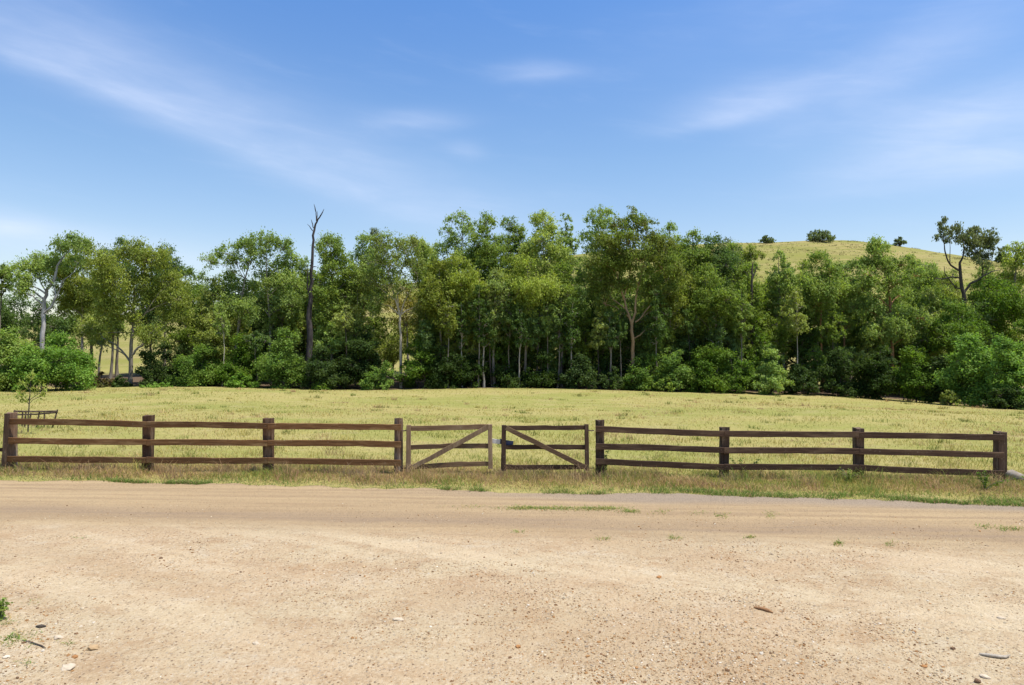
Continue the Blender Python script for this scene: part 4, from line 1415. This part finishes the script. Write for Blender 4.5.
# --- front trunks: slender poles with leaves to mid height
pole = [(484, 300, 24, 'pale grey trunked pole gum above the right stile of the left gate', 'pale'), (536, 305, 26, 'dark pole gum in shade above the right gate', 'dark'),
        (610, 310, 24, 'thin pole gum in shade left of the salmon trunk', 'grey'), (716, 320, 22, 'pole gum with a pale straight trunk left of the second right fence post', 'pale'),
        (256, 330, 26, 'thin pole gum in the bushes above the third post from the left', 'grey'), (424, 320, 24, 'thin dark pole gum close right of the yellowish gum', 'dark')]
for px, top, w_, lab, bk in pole:
    gum(lab, px, top, w_, 352, 61.8, 'dark', bk, tr=.11, dens=.75)

rf = np.random.default_rng(12)
for px in (449, 462, 478, 492, 509, 520, 548, 557, 572, 598, 621, 657, 690, 716, 741, 796, 833, 222, 345):
    gum('slender gum with a thin trunk and few leaves along the front of the belt', px, rf.uniform(280, 312), rf.uniform(16, 24), rf.uniform(335, 356), rf.uniform(60.9, 62.3), rf.choice(['gum', 'olive', 'dark']), rf.choice(['pale', 'grey', 'dark']),
        group='slender gums along the front', tr=rf.uniform(.055, .09), dens=.6)
ry = np.random.default_rng(21)
for i in range(44):
    px = 425 + i * 11.6 + ry.uniform(-5, 5)
    if px > 765 and i % 2:
        continue
    gum('young leafy gum filling the shade just behind the front bushes', px, (318 if px < 765 else 345) + ry.uniform(-16, 14), ry.uniform(20, 32), 386, ry.uniform(62.8, 65), ry.choice(['gum', 'dark', 'bush', 'olive']), ry.choice(['grey', 'dark']),
        group='young gums behind the front bushes', tr=.06, dens=.6)

# --- bushes
bush('big bright green bush behind the left end of the fence', 56, 332, 84, 394, 55, 'bright', dens=1.9, nlobes=16)
bush('yellow green bush against the left edge of the picture', 8, 324, 60, 394, 55.5, 'light', dens=1.2, nlobes=12)
bush('low reddish dry bush in the shade left of the spreading gum', 103, 372, 36, 393, 60, 'red', dens=.7)
bush('small dark bush at the foot of the spreading gum', 120, 376, 26, 393, 59.5, 'bushdark')
bush('round dark green bush right of the spreading gum', 152, 348, 40, 389, 61, 'bushdark', dens=1.2)
bush('low bright green mound at the field edge right of the spreading gum', 158, 382, 34, 391, 58.5, 'bright', nlobes=6)
bush('large dense bush with a lumpy top above the second fence bay', 200, 343, 62, 390, 61, 'bush', dens=1.25, nlobes=14)
bush('grey green bush with a rounded pale head behind the large dense bush', 214, 318, 36, 360, 63, 'olive', dens=1.0)
bush('leafy bush above the third post, right of the large dense bush', 240, 335, 50, 388, 62, 'bush', dens=1.2)
bush('small bright bush at the field edge before the third post', 242, 371, 38, 389, 59.8, 'bright', nlobes=8)
bush('tall olive bush left of the foot of the dead trunk', 284, 326, 54, 389, 60.8, 'bush', dens=1.2, nlobes=14)
bush('pale green bush with a flat head right of the foot of the dead trunk', 330, 318, 44, 352, 63.5, 'light', dens=.9)
bush('deep green bush at the field edge right of the dead trunk', 324, 345, 44, 390, 60.5, 'bushdark', dens=1.2)
bush('tiny green bush at the field edge below the dead trunk', 320, 380, 20, 391, 59.5, 'bush', nlobes=5)
bush('dark round bush left of the yellowish gum trunk', 362, 322, 48, 385, 62, 'bushdark', dens=1.25)
bush('mid green low bush below the yellowish gum', 380, 362, 46, 390, 60.5, 'bush', dens=1.1)
bush('olive bush right of the yellowish gum trunk', 418, 332, 46, 388, 62.2, 'bush', dens=1.1)
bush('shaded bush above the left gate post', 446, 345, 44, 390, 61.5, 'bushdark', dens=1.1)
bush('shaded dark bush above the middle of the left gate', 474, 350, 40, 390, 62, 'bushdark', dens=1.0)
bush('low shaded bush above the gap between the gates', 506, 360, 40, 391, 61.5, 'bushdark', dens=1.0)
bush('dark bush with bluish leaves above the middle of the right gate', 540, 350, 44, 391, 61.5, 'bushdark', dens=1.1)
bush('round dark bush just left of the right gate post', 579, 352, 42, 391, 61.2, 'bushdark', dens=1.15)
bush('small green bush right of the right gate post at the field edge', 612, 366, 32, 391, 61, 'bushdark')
bush('mid green bush in front of the salmon trunk', 641, 352, 40, 391, 60.8, 'bush', dens=1.1)
bush('bush with pale green top right of the salmon trunk', 672, 346, 44, 391, 61, 'bush', dens=1.15)
bush('low light green bush above the first right fence bay', 664, 372, 30, 391, 60, 'light', nlobes=7)
bush('dense dark bush left of the second right fence post', 705, 343, 46, 392, 60.8, 'bush', dens=1.2)
bush('green bush with hanging sprays above the second right fence post', 736, 350, 44, 393, 60.5, 'bush', dens=1.2)
bush('rounded light green bush standing out right of the second right fence post', 771, 347, 38, 394, 59.5, 'light', dens=1.25, nlobes=12)
bush('low dark bush between the rounded light bush and the third right post', 803, 362, 44, 395, 60, 'bushdark', dens=1.2)
bush('shadowy bush above the third right fence post', 838, 350, 48, 397, 60, 'bushdark', dens=1.2)
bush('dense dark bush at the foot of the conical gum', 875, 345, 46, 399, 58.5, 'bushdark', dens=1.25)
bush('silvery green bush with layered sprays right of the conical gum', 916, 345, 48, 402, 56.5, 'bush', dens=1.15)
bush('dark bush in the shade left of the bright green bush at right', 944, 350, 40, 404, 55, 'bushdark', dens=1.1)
bush('big bright green leafy bush at the right end of the field edge', 976, 335, 64, 405, 52.5, 'bright', dens=1.3, nlobes=15)
bush('tall bright bush cut by the right edge of the picture', 1014, 336, 62, 410, 50, 'bright', dens=1.25, nlobes=14)
bush('low dark scrub under the right edge bush', 1006, 385, 44, 412, 48.5, 'bushdark', dens=1.1)
bush('low dry olive bush at the field edge under the bright right bush', 950, 390, 22, 405, 52, 'olive', nlobes=6)
for px, Y in ((-50, 55), (-110, 56), (1085, 48), (1150, 47)):
    bush('bush carrying the field edge on past the edge of the picture', px, 335, 75, 400, Y, 'bush', group='bushes past the picture edge')

# --- sapling behind the left fence end
plant('sapling', 'thin young tree with drooping leaves standing in the field behind the rusty frame', 'sapling', 28, 21, 0, 0, 0, 'olive', 'dark', S(), tr=.03, dens=.11, size=.12, aspect=.35, droop=.8,
      lscale=1.0, lobes=[(31, 379, 6), (23, 385, 6), (38, 386, 6), (18, 395, 4), (42, 396, 4), (30, 391, 6), (24, 400, 3)],
      limbs=[[(28, 432, 1.0), (28.5, 415, .9), (29.5, 400, .8), (30.5, 386, .5), (31, 376, .2)], [(29, 404, .5), (22, 398, .4), (17, 394, .2)], [(29.5, 400, .5), (38, 394, .4), (43, 393, .2)]])

# --- trees on the hill
def hilltree(label, px, Y, w_, h_, leaf='hill', **kw):
    zb = gz(px, Y)
    yb = 342.5 - (zb - CAMZ) / Y * F
    return plant('hill_tree', label, 'tree', px, Y, yb - h_ * 1.15, w_ * 1.15, yb - h_ * .1, leaf, 'dark', S(), bush=True, size=.55, aspect=.6, dens=2.2, tr=.3, **kw)


hilltree('wide flat dark tree standing alone on the hilltop', 820, 236, 27, 12, nlobes=9)
hilltree('small round tree at the right of the hilltop', 900, 233, 12, 8.5, nlobes=5)
hilltree('small loose tree at the left end of the hilltop', 767, 236, 15, 8, nlobes=5)
hilltree('tall pale tree partway down the hill behind the dead snag', 738, 170, 20, 26, 'blue', nlobes=7)
for px, Y, w_, h_, lab in ((772, 150, 10, 12, 'small shrubby tree on the hill slope under the left hilltop tree'), (850, 180, 8, 7, 'tiny tree on the bare hill slope above the orange trunked gums'), (1003, 190, 12, 16, 'dark tree low on the hill between the bare tree and the picture edge')):
    hilltree(lab, px, Y, w_, h_, nlobes=5)

# --- leafy weeds
def weed(label, px, py, h, n, leafc, seed, Y=None, spread=.12):
    r = np.random.default_rng(seed)
    if Y is None:
        Y = CAMZ * F / (py - 342.5)
    X = (px - 512) / F * Y
    z = float(zg(X, Y)) - .01
    root = empty('weed', (X, Y, z), label, 'weed')
    a = Acc(); C = []
    for i in range(n):
        tip = np.array([r.normal(0, spread), r.normal(0, spread), h * r.uniform(.6, 1)])
        P = np.array([[0, 0, -.01], tip * np.array([.3, .3, .5]), tip])
        a.tube(P, [.006, .005, .002], 5)
        for t in np.linspace(.25, 1, 6):
            C.append(tip * np.array([t ** 1.3, t ** 1.3, t]))
    a.build('stem', BM['grey'], root, True)
    C = np.array(C)
    V, q = leaves(C, np.full(len(C), .035), len(C) * 7, .05, .4, -.3, r)
    mesh_np('foliage', V, q, LM[leafc], root)
    return root


weed('leafy green weed growing from the dirt at the lower left edge', 1, 624, .26, 5, 'light', 1, spread=.07)
weed('dark leafy weed against the right gate post', 606, 476, .55, 5, 'bushdark', 2, YF + .35, .08)
weed('green weed in the verge under the first bay of the right fence', 742, 478, .45, 5, 'bush', 3, YF + .3)
weed('green leafy weed beside the foot of the right end post', 985, 490, .35, 7, 'bush', 4, YF - .9, .2)
weed('bushy weed at the foot of the third right fence post', 850, 482, .32, 9, 'olive', 5, YF - .25, .15)
